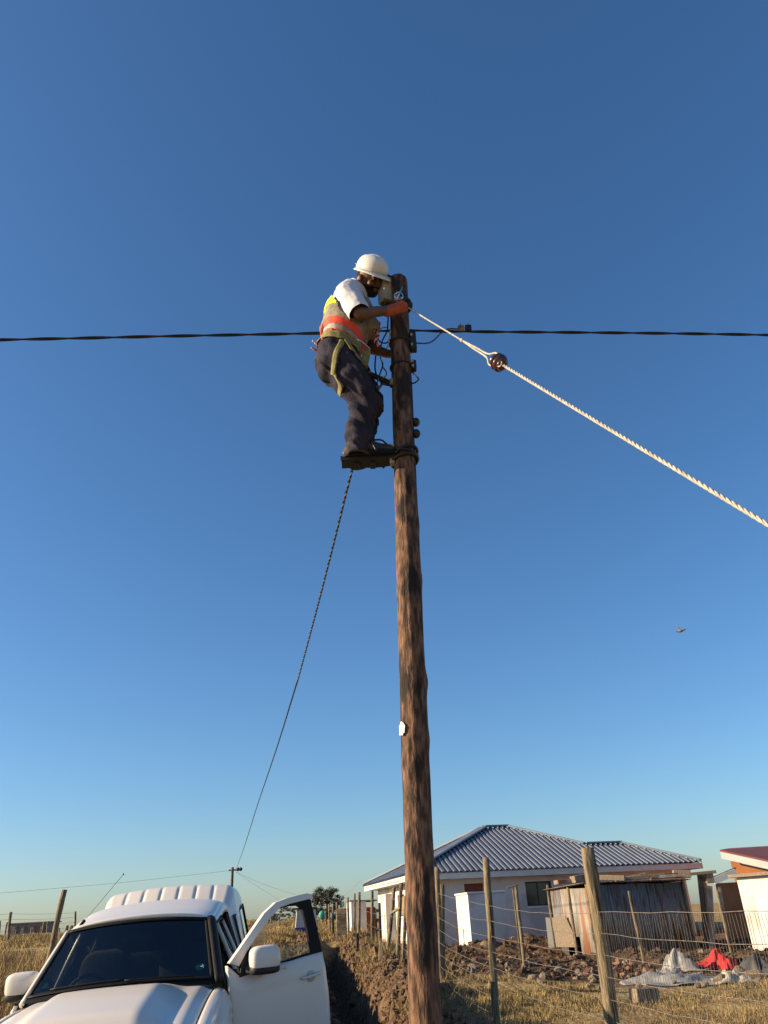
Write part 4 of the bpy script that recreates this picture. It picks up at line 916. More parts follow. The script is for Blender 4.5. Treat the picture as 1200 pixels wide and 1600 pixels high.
        def pill(u0, u1, wd, m, nm, hh=1.0):
            mb = C(); mb.grid([[side(u0+(u1-u0)*h+du, h, sd_) for du in (-wd/2, wd/2)] for h in np.linspace(0, hh, 8)]); mb.build(nm, m, root, True, solid=.03)
        pill(-1.12, -1.16, .075, M_white, 'centre_pillar'); pill(-2.00, -1.97, .13, M_white, 'rear_pillar')
        mb = C(); mb.grid([[side(u, h, sd_)-Vector((0, sd_*.012, 0)) for u in np.linspace(-1.16, -1.93, 6)] for h in np.linspace(0, 1, 6)]); mb.build('rear_side_window', G_side, root, True)
        mb = C(); mb.tube([side(-1.17, .03, sd_), side(-1.93, .03, sd_)], .009, 6); mb.build('window_seal', M_black, root, True)
        mb = C(); mb.tube([side(-1.18, .99, sd_), side(-1.9, .99, sd_)], .012, 6); mb.build('window_seal', M_black, root, True)
        if sd_ < 0:
            mb = C(); mb.grid([[side(u*(1-h*.62)-1.07*h*.62 if u > -1 else u, h, sd_)-Vector((0, sd_*.012, 0)) for u in np.linspace(-.10, -1.07, 8)] for h in np.linspace(0, 1, 6)]); mb.build('front_side_window', G_side, root, True)
            mb = C(); mb.tube([side(-.43, .02, sd_), side(-.50, .60, sd_), side(-.52, .8, sd_)], .012, 6); mb.build('quarter_bar', M_plas, root, True)
            mb = C(); mb.tube([side(-.10, .02, sd_), side(-1.07, .02, sd_)], .010, 6); mb.build('window_seal', M_black, root, True)
        else:
            # dark seal and rain visor round the open doorway
            mb = C(); pts = [ws(1, t, 0)+Vector((-.085, .052, -.035)) for t in np.linspace(-.05, .98, 9)]+[roof(u, 1)+Vector((0, .034, -.06)) for u in np.linspace(-.72, -1.12, 5)]
            mb.tube(spline(pts, 4), .011, 8); mb.build('doorway_seal', M_black, root, True)
    # --- canopy over the load bed
    def can(u, q):
        t = -(u+2.07); H = 1.752+.235*S(-.02, .50, t)-.035*S(1.2, 1.65, t); hb, ht = .845, .67+.03*S(0, .4, t)
        a = abs(q); sg = 1 if q >= 0 else -1
        if a < .62:
            x = a/.62; v = (ht-.10)*x; z = H-.035*x*x; rib = .013*S(.10, .24, t)*(1-.80*S(.34, .52, t))*(1-S(1.35, 1.6, t))*max(0, math.cos(2*math.pi*(v-.095)/.19))**5*(1 if v < .54 else 0); z -= rib
        elif a < .78:
            b = (a-.62)/.16*math.pi/2; v = ht-.10+.10*math.sin(b); z = H-.035-.10*(1-math.cos(b))
        else:
            b = (a-.78)/.22; v = ht+(hb-ht)*b; z = (H-.135)*(1-b)+1.10*b
        return Vector((u, sg*v, z))
    us = list(np.linspace(-2.07, -2.6, 16))+list(np.linspace(-2.68, -3.72, 12))
    qs = np.linspace(-1, 1, 181)
    mb = C(); mb.grid([[can(u, q) for q in qs] for u in us]); cn = mb.build('canopy', M_white, root, True, solid=.012)
    mb = C(); mb.add([can(-3.72, q) for q in qs], [tuple(range(len(qs)))]); mb.build('canopy_back', M_white, cn)
    mb = C(); mb.tube([can(-2.068, q)+Vector((.006, 0, 0)) for q in np.linspace(-.97, .97, 80)], .007, 6); mb.build('canopy_joint', M_black, cn, True)
    for sd_ in (-1, 1):
        def cs(u, b): p = can(u, sd_*(.80+.17*b)); return p+Vector((0, sd_*.012, .004))
        o_ = [(-2.22, .0), (-3.52, .0), (-3.56, .95), (-2.20, .95)]; 
        L = [cs(u, b) for u, b in o_]; I = [cs(u, b) for u, b in ((-2.27, .07), (-3.47, .07), (-3.50, .88), (-2.25, .88))]
        mb = C(); mb.strip(L, I, (0, sd_, .2), .014); fr = mb.build('canopy_window_frame', M_black, cn)
        mb = C(); mb.add(I, [(0, 1, 2, 3)]); mb.build('canopy_window', G_side, cn)
        mb = C(); mb.beam((I[0]+I[1])/2, (I[2]+I[3])/2, .02, .02); mb.build('canopy_window_bar', M_black, cn)
    # --- cabin interior
    mb = C(); mb.box((-.9, 0, .52), (2.2, 1.50, .06)); mb.build('cabin_floor', M_interior, root)
    mb = C(); mb.box((-2.0, 0, .9), (.05, 1.5, .8)); mb.box((-2.02, 0, 1.42), (.03, 1.25, .34)); mb.build('rear_bulkhead', M_interior, root)
    mb = C(); sball(mb, (-.16, 0, 1.00), (.52, 1.46, .22), None, .4, 24); dash = mb.build('dashboard', M_interior, root, True)
    mb = C(); sball(mb, (-.30, -.36, 1.10), (.22, .36, .10), None, .6); mb.build('instrument_hood', M_interior, dash, True)
    mb = C(); c = Vector((-.48, -.36, 1.08)); r1 = Vector((0, 1, 0)); r2 = Vector((.42, 0, .9)).normalized()
    mb.tube([c+r1*(.185*math.cos(a))+r2*(.185*math.sin(a)) for a in np.linspace(0, 2*math.pi, 33)], .016, 8, False); mb.beam(c-r1*.18, c+r1*.18, .05, .02); mb.ball(c, .06, 10); mb.build('steering_wheel', M_plas, root, True)
    for v in (-.36, .36):
        mb = C(); sball(mb, (-1.06, v, 1.06), (.20, .50, .74), Matrix.Rotation(R_(14), 3, 'Y').transposed(), .5); sball(mb, (-.82, v, .72), (.52, .50, .18), None, .5); st_ = mb.build('front_seat', M_seat, root, True)
        mb = C(); sball(mb, (-1.17, v, 1.50), (.10, .26, .17), Matrix.Rotation(R_(10), 3, 'Y').transposed(), .55)
        for s in (-.05, .05): mb.tube([(-1.15, v+s, 1.36), (-1.165, v+s, 1.46)], .006, 6)
        mb.build('headrest', M_seat, st_, True)
    mb = C(); sball(mb, (-1.86, 0, 1.02), (.18, 1.34, .70), None, .4); mb.build('rear_seat', M_seat, root, True)
    mb = C(); sball(mb, (-.52, .0, 1.50), (.03, .24, .07), None, .5); mb.build('rear_view_mirror', M_plas, root, True)
    mb = C(); mb.box((-1.3, 0, 1.60), (1.2, 1.16, .02)); mb.build('headlining', M_interior, root)
    # --- aerial
    a0 = P(129, 1442, 7.78); a1 = P(193, 1366, 8.1)
    mb = MB(); mb.tube([a0, a1], .0022, 6); ae = mb.build('aerial', M_plas, root, True)
    mb = MB(); mb.ball(a1, .008, 8); mb.build('aerial_tip', M_plas, ae, True)
    mb = MB(); mb.beam(a0-(a1-a0).normalized()*.03, a0+(a1-a0).normalized()*.03, .025, .025); mb.build('aerial_base', M_black, ae, bevel=.006)
    # --- wing mirror on the closed side
    def mirror(c, rot, parent, w_=.26, mirror_=1):
        mb = MB(); sball(mb, c, (.15, w_, .19), rot, .55, 24); hs = mb.build('mirror_housing', M_white, parent, True); sub = parent if parent.parent else hs
        mb = MB(); sball(mb, c+rot @ Vector((-.01, 0, -.075)), (.16, w_*.98, .085), rot, .55, 24); mb.build('mirror_base', M_plas, sub, True)
        mb = MB(); sball(mb, c+rot @ Vector((-.062, 0, .01)), (.03, w_*.9, .15), rot, .5); mb.build('mirror_glass', M_chrome, sub, True)
        return hs
    R3 = CARM.to_3x3(); cm = P(36, 1539, 7.38); m1 = mirror(cm, R3, root, .27)
    mb = MB(CARM); inv = CARM.inverted(); lc = inv @ cm
    mb.beam((lc.x-.02, lc.y+.08, lc.z-.08), (-.13, -.83, 1.09), .07, .05); mb.build('mirror_arm', M_plas, m1, bevel=.012)
    # --- the open passenger door
    phi = R_(56); H0 = CARM @ Vector((-.03, .868, 1.0)); dd = (CU*-math.cos(phi)+CV*math.sin(phi)).normalized(); nd = (CV*math.cos(phi)+CU*math.sin(phi)).normalized()
    dpx = lambda x, y, o=0.: on_plane(x, y, H0+nd*o, nd)
    door = empty('passenger_door', H0); door.parent = root; door.matrix_parent_inverse = world_of(root).inverted()
    outer = [(359, 1505), (376, 1481), (395, 1453), (413, 1427), (431, 1410), (449, 1403), (468, 1398), (480, 1395.5), (486, 1397), (489.5, 1403)]
    inner = [(374, 1510), (386, 1487), (403, 1461), (421, 1436), (438, 1418), (454, 1412), (470, 1408), (480, 1405.5), (484, 1405), (489.5, 1404)]
    mb = MB(); mb.strip([dpx(*p) for p in outer], [dpx(*p, .004) for p in inner], -nd, .05, False); mb.build('window_arch', M_white, door, bevel=.008)
    ob = [(374, 1527), (372, 1507), (386, 1486), (403, 1460), (421, 1435), (438, 1417), (454, 1411), (470, 1407), (485, 1404), (495, 1447), (504, 1489), (470, 1498), (440, 1508), (405, 1519)]
    ib = [(388, 1518), (387, 1496), (390, 1480), (402, 1458), (417, 1435), (436, 1420), (452, 1416), (465, 1415), (473, 1421), (480, 1452), (486, 1488), (465, 1494), (441, 1502), (410, 1512)]
    mb = MB(); mb.strip([dpx(*p, -.008) for p in ob], [dpx(*p, -.010) for p in ib], -nd, .03); mb.build('window_trim', M_black, door)
    mb = MB(); gl = [(389, 1500), (420, 1488), (441, 1480), (463, 1475), (484, 1469), (487, 1489), (465, 1495), (441, 1503), (410, 1513), (388, 1519)]; mb.add([dpx(*p, -.022) for p in gl], [tuple(range(len(gl)))]); mb.build('lowered_window', G_clear, door)
    mb = MB(); mb.prism([dpx(x, y, -.001) for x, y in ((373, 1528), (377, 1503), (390, 1487), (396, 1512), (392, 1521))], nd, .010); mb.build('mirror_sail', M_plas, door, bevel=.004)
    # lower skin, gently bulged
    top = [(356, 1509), (374, 1525), (405, 1517), (440, 1506), (470, 1496), (504, 1487)]
    def topat(f):
        k = f*(len(top)-1); i = min(int(k), len(top)-2); a = k-i; return dpx(top[i][0]*(1-a)+top[i+1][0]*a, top[i][1]*(1-a)+top[i+1][1]*a)
    wdir = CW; bl = H0+wdir*(.42-1.0)+dd*.02; br = H0+wdir*(.42-1.0)+dd*1.0; rows = []
    redge = [dpx(504, 1487), dpx(509, 1515), dpx(514, 1550), dpx(517, 1600), dpx(518, 1650), br]
    for g in np.linspace(0, 1, 22):
        k = g*5; i = min(int(k), 4); rp = redge[i].lerp(redge[i+1], k-i); row = []
        for f in np.linspace(0, 1, 22):
            t0 = topat(f); lp = dpx(356, 1509).lerp(bl, g); base = t0.lerp(bl.lerp(br, f), g); edge = lp.lerp(rp, f)
            p = base.lerp(edge, S(0, .6, f) if f > .0 else 0) if g > 0 else t0
            bul = .035*math.sin(math.pi*min(1, g*1.35+.02))**.8*(1-(2*f-1)**6) if g < .74 else .0
            crease = .008*math.exp(-((g-.16)/.05)**2)
            row.append(p+nd*(bul*.8+crease-.004))
        rows.append(row)
    mb = MB(); mb.grid(rows); skin = mb.build('door_skin', M_white, door, True, solid=.05)
    if skin.data.polygons[30].normal.dot(nd) < 0: skin.data.flip_normals()
    # handle
    hcn = dpx(487, 1525, .036); tl = (dpx(506, 1521)-dpx(470, 1531)).normalized(); upv = nd.cross(tl)
    if upv.z < 0: upv = -upv
    rot = Matrix((tl, nd, upv)).transposed()
    mb = MB(); sball(mb, hcn-nd*.012, (.085, .02, .085), rot, .8); mb.build('handle_cup', mat('shaded_handle_cup', (.42, .42, .41), .5, (.36, .36, .35), 9), door, True)  # shade inside the cup is put into a darker grey colour
    mb = MB(); mb.tube(spline([hcn-tl*.10-nd*.002, hcn-tl*.07+nd*.018, hcn+tl*.0+nd*.022+upv*.004, hcn+tl*.07+nd*.018+upv*.006, hcn+tl*.10+nd*-.002+upv*.006], 5), [.011]*21, 8); mb.build('handle', M_white, door, True)
    # inner lining
    mb = MB(); mb.prism([topat(.06)-nd*.065, topat(.5)-nd*.065, topat(.97)-nd*.065, br-nd*.065-dd*.04+wdir*.1, bl-nd*.065+dd*.04+wdir*.1], -nd, .03); mb.build('door_lining', M_interior, door, bevel=.01)
    mdr = mirror(dpx(413.5, 1497, .13), Matrix((nd, -dd, CW)).transposed() @ Matrix.Rotation(R_(14), 3, 'Z'), door, .255)
    mb = MB(); mb.beam(dpx(384, 1516, .0), dpx(402, 1512, .10), .06, .06); mb.build('mirror_arm', M_plas, door, bevel=.012)
truck()

# ------------------------------------------------------------------ fences
def post_mesh(mb, bot, top, r, n=10):
    bot = Vector(bot); top = Vector(top); k = 12; pts = seg(bot, top, k); sd_ = random.uniform(0, 50)
    pts = [p+Vector((math.sin(i*.7+sd_), math.cos(i*.6+sd_), 0))*r*.10 for i, p in enumerate(pts)]
    mb.tube(pts, [r*(1.04-.14*i/k+random.uniform(-.04, .04)) for i in range(k)], n, True, .05)
def post_to_ground(top, bot, r):
    """extend the line top->bot down into the terrain"""
    d = (bot-top).normalized(); p = bot.copy()
    for _ in range(60):
        g = tz(p.x, p.y)
        if p.z < g-.12: break
        p = p+d*.05
    return p
def wire_line(a, b, sag=0., n=14, wob=0.):
    o = []
    for i in range(n):
        t = i/(n-1); p = Vector(a).lerp(Vector(b), t); p.z -= sag*4*t*(1-t); p.z += random.uniform(-wob, wob) if 0 < i < n-1 else 0; o.append(p)
    return o
def yard_fence():
    L = [(918, 1325, 958, 1600, 8.0, .066), (759.5, 1340, 776, 1600, 11.0, .048), (683, 1355, 690, 1565, 13.6, .043), (690, 1382, 692, 1565, 14.6, .050), (634, 1400, 630, 1509, 17.4, .038),
         (627, 1379, 620, 1506, 18.2, .046), (616, 1387, 605, 1496, 19.6, .044), (581, 1392, 582.6, 1489, 23.6, .046), (561.6, 1394, 560, 1483, 25.8, .046), (554, 1396, 554, 1473, 29.0, .042),
         (543.6, 1402, 545, 1473, 31.5, .042), (526, 1410, 528, 1470, 37.5, .050), (520, 1415, 521, 1469, 39.6, .05), (514, 1413, 516, 1468, 42, .05), (508.5, 1423, 511, 1467, 47, .05), (504, 1426, 506, 1466, 52, .05)]
    root = empty('yard_fence', P(776, 1600, 11), 'rough wooden post and wire fence along the trench in front of the houses', 'fence')
    tops = []
    for (x0, y0, x1, y1, Y, r) in L:
        t = P(x0, y0, Y); b = post_to_ground(t, P(x1, y1, Y), r); mb = MB(); post_mesh(mb, b, t, r, 12 if Y < 15 else 9); mb.build('post', M_post, root, True); tops.append((t, b, Y, r))
    # next post, just outside the frame on the right
    nt_ = Vector((2.62, 4.9, 1.72)); nb = Vector((2.66, 4.9, tz(2.66, 4.9)-.15)); mb = MB(); post_mesh(mb, nb, nt_, .06, 12); mb.build('post', M_post, root, True)
    def at_h(t, b, h): g = tz(b.x, b.y); k = (g+h-b.z)/(t.z-b.z); return b.lerp(t, k)
    chain_ = [(nt_, nb, .06)]+[(tops[i][0], tops[i][1], tops[i][3]) for i in (0, 1, 2, 5, 7, 8, 10, 11, 13)]
    for hh in (1.44, 1.27, 1.10, .93, .76, .6, .44, .28):
        for (t0, b0, r0), (t1, b1, r1) in zip(chain_, chain_[1:]):
            if hh not in (1.44, 1.10, .76, .44) and b0.y > 14: continue
            a = at_h(t0, b0, hh)-Vector((0, r0*.9, 0)); b = at_h(t1, b1, hh)-Vector((0, r1*.9, 0))
            mb = MB(); mb.tube(wire_line(a, b, random.uniform(.01, .05) if b0.y < 12 else .02, 12, .006), .0026 if b0.y < 12 else .0034, 5); mb.build('wire', M_wire, root, True)
    # netting stays on the near bays
    mb = MB(); (t0, b0, r0), (t1, b1, r1) = chain_[0], chain_[1]
    n = 84
    for i in range(1, n):
        f = i/n; pts = []
        for hh in (1.44, 1.27, 1.10, .93, .76, .6, .44, .28, .1):
            a = at_h(t0, b0, hh).lerp(at_h(t1, b1, hh), f); pts.append(a+Vector((random.uniform(-.008, .008), -.06, -.03*4*f*(1-f)*.8)))
        mb.tube(pts, .0018, 4, False)
    o = mb.build('netting', M_wire, root); o['kind'] = 'stuff'
    # slanting brace between the two crooked posts
    mb = MB(); mb.beam(P(611, 1427, 18.8), P(626, 1418, 18.0), .05, .05); mb.build('brace', M_post, root, bevel=.01)
    # three thin poles standing in the rubble further in
    for (x0, y0, x1, y1, Y, r, lab) in ((806, 1386, 820, 1512, 19.5, .042, 'thin leaning pole with a T top standing in the rubble left of the shack'), (983, 1392, 1006, 1502, 18.6, .036, 'thin pale pole standing in front of the dark shack wall'), (1120, 1390, 1146, 1498, 18.6, .040, 'thin pale pole in the rubble beside the red cloth')):
        rt = empty('thin_pole', P(x1, y1, Y), lab, 'pole'); t = P(x0, y0, Y); b = post_to_ground(t, P(x1, y1, Y), r); mb = MB(); post_mesh(mb, b, t, r, 9); mb.build('pole', M_post, rt, True)
        if x0 == 806:
            mb = MB(); mb.beam(P(792, 1387, Y), P(810, 1383, Y), .05, .035); mb.build('cross_piece', M_post, rt, bevel=.008)
            mb = MB(); post_mesh(mb, P(815, 1505, Y+.05), P(801, 1388, Y+.05), .017, 7); mb.build('rod', M_post, rt, True)
yard_fence()

def left_fence():
    root = empty('field_fence', P(68, 1540, 15), 'weathered post and wire fence on the grass slope left of the truck', 'fence')
    L = [(101, 1390, 66, 1545, 15, .052), (17, 1425, 11, 1478, 40, .070), (11, 1441, 6.5, 1468, 58, .06), (69, 1440, 65, 1466, 60, .075), (75, 1439, 72, 1467, 62, .05), (118, 1424, 116.5, 1462, 48, .06),
         (105, 1446, 102, 1465, 55, .11), (112.5, 1446, 110, 1463, 55, .11), (0, 1439, -1.5, 1467, 55, .06), (25.5, 1452, 24, 1466, 75, .06), (49, 1452, 48, 1467, 75, .06), (93, 1450, 92, 1465, 75, .06)]
    ts = []
    for (x0, y0, x1, y1, Y, r) in L:
        t = P(x0, y0, Y); b = post_to_ground(t, P(x1, y1, Y), r); mb = MB(); post_mesh(mb, b, t, r, 9); mb.build('post', M_post, root, True); ts.append((t, b))
    for k, h in enumerate((.95, .78, .6, .42)):
        a = ts[1][1].lerp(ts[1][0], h); b = ts[5][1].lerp(ts[5][0], h); c = P(-60, 1430+8*k, 38)
        for p, q in ((c, a), (a, b)):
            mb = MB(); mb.tube(wire_line(p, q, .04), .007, 4); mb.build('wire', M_wire, root, True)
    # fence across the far field, seen through the truck's door window
    root = empty('far_fence', P(440, 1462, 50), 'row of dark stubby posts across the field seen through the door window', 'fence'); prev = None
    for i, (x, h) in enumerate(((402, 1436), (408, 1432), (413, 1434), (419, 1440), (424, 1436), (431, 1446), (436, 1440), (441, 1446), (447, 1438), (453, 1437), (458, 1440), (489, 1440), (496, 1437), (501, 1440))):
        t = P(x, h, 52); b = post_to_ground(t, P(x+random.uniform(-1.5, 1.5), 1462, 52), .07); mb = MB(); post_mesh(mb, b, t, .055 if i % 3 else .075, 7); mb.build('post', M_post, root, True)
        if prev:
            for f in (.85, .5): mb = MB(); mb.tube([prev[1].lerp(prev[0], f), b.lerp(t, f)], .008, 4); mb.build('wire', M_wire, root, True)
        prev = (t, b)
    # low stone ruin on the skyline
    c = P(52, 1461, 78); g = tz(c.x, c.y); root = empty('low_building', (c.x, c.y, g), 'low grey flat building on the left skyline behind the fence', 'building')
    mb = MB(); mb.box((c.x, c.y, g+.42), (3.6, 2.2, 1.15)); mb.build('wall', M_tin, root, bevel=.03)
    mb = MB(); mb.box((c.x, c.y, g+1.02), (3.9, 2.4, .09)); mb.build('roof', M_plank, root, bevel=.02)
    for d in (-1.1, -.3, .6, 1.3):
        mb = MB(); mb.box((c.x+d, c.y-1.10, g+.5), (.3, .05, .45)); mb.build('window', M_frame, root)
left_fence()

# ------------------------------------------------------------------ distant pole, wires
def distant_pole():
    t = P(363.5, 1355, 70); g = tz(t.x, t.y); root = empty('distant_pole', (t.x, t.y, g), 'distant dark service pole standing behind the truck canopy', 'utility pole')
    mb = MB(); mb.tube([(t.x, t.y, g-.3), (t.x, t.y, t.z)], [.13, .105], 10); mb.build('shaft', M_pole, root, True)
    mb = MB(); mb.beam((t.x-.3, t.y, t.z-.22), (t.x+.75, t.y, t.z-.22), .10, .10); mb.build('arm', M_plas, root)
    for d in (.45, .68): mb = MB(); mb.ball((t.x+d, t.y, t.z-.18), .15, 8); mb.build('insulator', M_plas, root, True)
    def far_wire(pix, Y0, Y1, lab):
        pts = [P(x, y, Y0+(Y1-Y0)*i/(len(pix)-1)) for i, (x, y) in enumerate(pix)]
        mb = MB(); mb.tube(spline(pts, 6), .009, 5); tag(mb.build('far_wire', M_wire, None, True), lab, 'wire', 'thin wires from the distant pole')
    far_wire([(362, 1360), (300, 1367), (200, 1378), (100, 1387), (0, 1395.5), (-80, 1401)], 70, 60, 'thin far wire running left from the distant pole over the truck roof')
    far_wire([(369, 1363), (390, 1377), (415, 1393), (440, 1408), (470, 1424)], 70, 110, 'lower thin far wire sloping right from the distant pole')
    far_wire([(369, 1362), (400, 1377), (430, 1388), (452, 1395), (480, 1402)], 70, 110, 'upper thin far wire sloping right from the distant pole')
distant_pole()

# ------------------------------------------------------------------ trees
def tree(px, ytop, ybase, Y, w_, label, seed, shape=1.0):
    b = P(px, ybase, Y); g = tz(b.x, b.y); t = P(px, ytop, Y); H = t.z-g; root = empty('conifer_tree', (b.x, b.y, g), label, 'tree', 'dark trees on the horizon')
    rs = np.random.default_rng(seed); mb = MB(); mb.tube([(b.x, b.y, g-.2), (b.x+.05*H*.1, b.y, g+H*.5), (b.x, b.y, g+H*.93)], [.045*H, .03*H, .008*H], 8)
    for k in range(9):
        a = rs.uniform(0, 6.28); h = g+H*rs.uniform(.22, .75); mb.tube([(b.x, b.y, h), (b.x+w_*.4*math.cos(a), b.y+w_*.4*math.sin(a), h+H*.10)], [.014*H, .005*H], 5)
    mb.build('trunk', M_bark, root, True)
    nc = 70; cl = []
    for k in range(nc):
        f = rs.uniform(.05, 1.0)**.95; rad = w_/2*(1-abs(f-.42)*1.15)**.7*shape if abs(f-.42)*1.15 < 1 else .05*w_; a = rs.uniform(0, 6.28); q = rad*rs.uniform(.2, 1)**.5
        cl.append((b.x+q*math.cos(a), b.y+q*math.sin(a), g+H*f, H*rs.uniform(.08, .15)))
    per = 190; n = nc*per; ce = np.repeat(np.array(cl), per, 0); d = rs.normal(size=(n, 3)); d /= np.linalg.norm(d, axis=1)[:, None]; p = ce[:, :3]+d*(ce[:, 3]*rs.uniform(.3, 1.05, n))[:, None]*np.array([1.25, 1.25, .8])
    s = H*.016*rs.uniform(.6, 1.5, n); e1 = rs.normal(size=(n, 3)); e1 /= np.linalg.norm(e1, axis=1)[:, None]; e2 = np.cross(e1, d); co = np.stack([p-e1*s[:, None], p+e1*s[:, None], p+e2*s[:, None]*1.6], 1).reshape(-1, 3)
    me = bpy.data.meshes.new('crown'); me.from_pydata(co.tolist(), [], np.arange(3*n).reshape(-1, 3).tolist()); link_mesh('crown', me, M_leaf, root)
tree(511, 1386, 1448, 60, 2.5, 'bushy dark conifer above the fence just right of the truck door', 3, 1.1)
tree(437, 1418, 1442, 95, 4.0, 'taller dark tree on the skyline seen inside the door window', 5, 1.15)
tree(424, 1427, 1441, 100, 2.6, 'smaller dark tree left of the taller one inside the door window', 6, 1.1)
tree(451, 1435, 1443, 105, 3.2, 'low dark shrub tree beside the white outhouse in the door window', 8, 1.3)
tree(387, 1437, 1445, 100, 2.2, 'tiny dark bush between the canopy and the door frame', 9, 1.2)

# ------------------------------------------------------------------ buildings
ANG = R_(13)
E1 = Vector((math.cos(ANG), math.sin(ANG), 0)); E2 = Vector((-math.sin(ANG), math.cos(ANG), 0)); EZ = Vector((0, 0, 1))
def rib_slope(mb, org, along, inw, rise, L, tmax, pitch=.195, hgt=.055):
    """ribbed sheet: columns along the eave, each running up the slope to tmax(s)"""
    n = int(L/pitch); p = L/n; prof = ((0, 0), (.36, 0), (.46, 1), (.86, 1), (.96, 0), (1, 0)); vs = []; fs = []
    nrm = (along.cross(inw+EZ*rise)).normalized()
    if nrm.z < 0: nrm = -nrm
    cols = []
    for i in range(n):
        for a, h in prof[:-1]: cols.append((min(L, (i+a)*p), h*hgt))
    cols.append((L, 0))
    for s, h in cols:
        t = max(tmax(s), .002); b = len(vs)
        vs += [org+along*s-inw*.06-EZ*(.06*rise)+nrm*h, org+along*s+(inw+EZ*rise)*t+nrm*h]
    for k in range(len(cols)-1): fs.append((2*k, 2*k+2, 2*k+3, 2*k+1))
    mb.add(vs, fs)
def wall_with(mb_wall, root, o, along, L, z0, z1, holes, th, nrm, m, wname='wall'):
    """wall as boxes round rectangular holes (s0,s1,z0,z1), sorted along s; nrm points outward"""
    mb = mb_wall; cur = 0
    def slab(s0, s1, a, b):
        if s1-s0 < .005 or b-a < .005: return
        mb.prism([o+along*s0+EZ*a, o+along*s1+EZ*a, o+along*s1+EZ*b, o+along*s0+EZ*b], -nrm, th)
    for s0, s1, a, b in sorted(holes):
        slab(cur, s0, z0, z1); slab(s0, s1, z0, a); slab(s0, s1, b, z1); cur = s1
    slab(cur, L, z0, z1)
def window_in(root, o, along, nrm, hole, m_pane=None, bars=2, name='window'):
    s0, s1, a, b = hole; d = -nrm*.07
    w_ = empty(name, o+along*s0+EZ*a); w_.parent = root; w_.matrix_parent_inverse = world_of(root).inverted()
    mb = MB(); q = [o+along*s0+EZ*a, o+along*s1+EZ*a, o+along*s1+EZ*b, o+along*s0+EZ*b]; e = .045
    i_ = [o+along*(s0+e)+EZ*(a+e), o+along*(s1-e)+EZ*(a+e), o+along*(s1-e)+EZ*(b-e), o+along*(s0+e)+EZ*(b-e)]
    mb.strip([p+d for p in q], [p+d for p in i_], -nrm, .05); mb.build('frame', M_frame, w_)
    for k in range(bars):
        u0 = s0+e+(s1-s0-2*e)*k/bars; u1 = s0+e+(s1-s0-2*e)*(k+1)/bars-(.03 if k < bars-1 else 0)
        mb = MB(); mb.prism([o+along*u0+EZ*(a+e)-nrm*.10, o+along*u1+EZ*(a+e)-nrm*.10, o+along*u1+EZ*(b-e)-nrm*.10, o+along*u0+EZ*(b-e)-nrm*.10], -nrm, .008); mb.build('pane', m_pane or M_pane, w_)
        if k < bars-1: mb = MB(); mb.prism([o+along*u1+EZ*(a+e)-nrm*.08, o+along*(u1+.03)+EZ*(a+e)-nrm*.08, o+along*(u1+.03)+EZ*(b-e)-nrm*.08, o+along*u1+EZ*(b-e)-nrm*.08], -nrm, .03); mb.build('mullion', M_frame, w_)
    mb = MB(); mb.prism([o+along*(s0-.04)+EZ*(a-.06)+nrm*.03, o+along*(s1+.04)+EZ*(a-.06)+nrm*.03, o+along*(s1+.04)+EZ*(a-.004)+nrm*.03, o+along*(s0-.04)+EZ*(a-.004)+nrm*.03], -nrm, .05); mb.build('sill', M_fascia, w_)
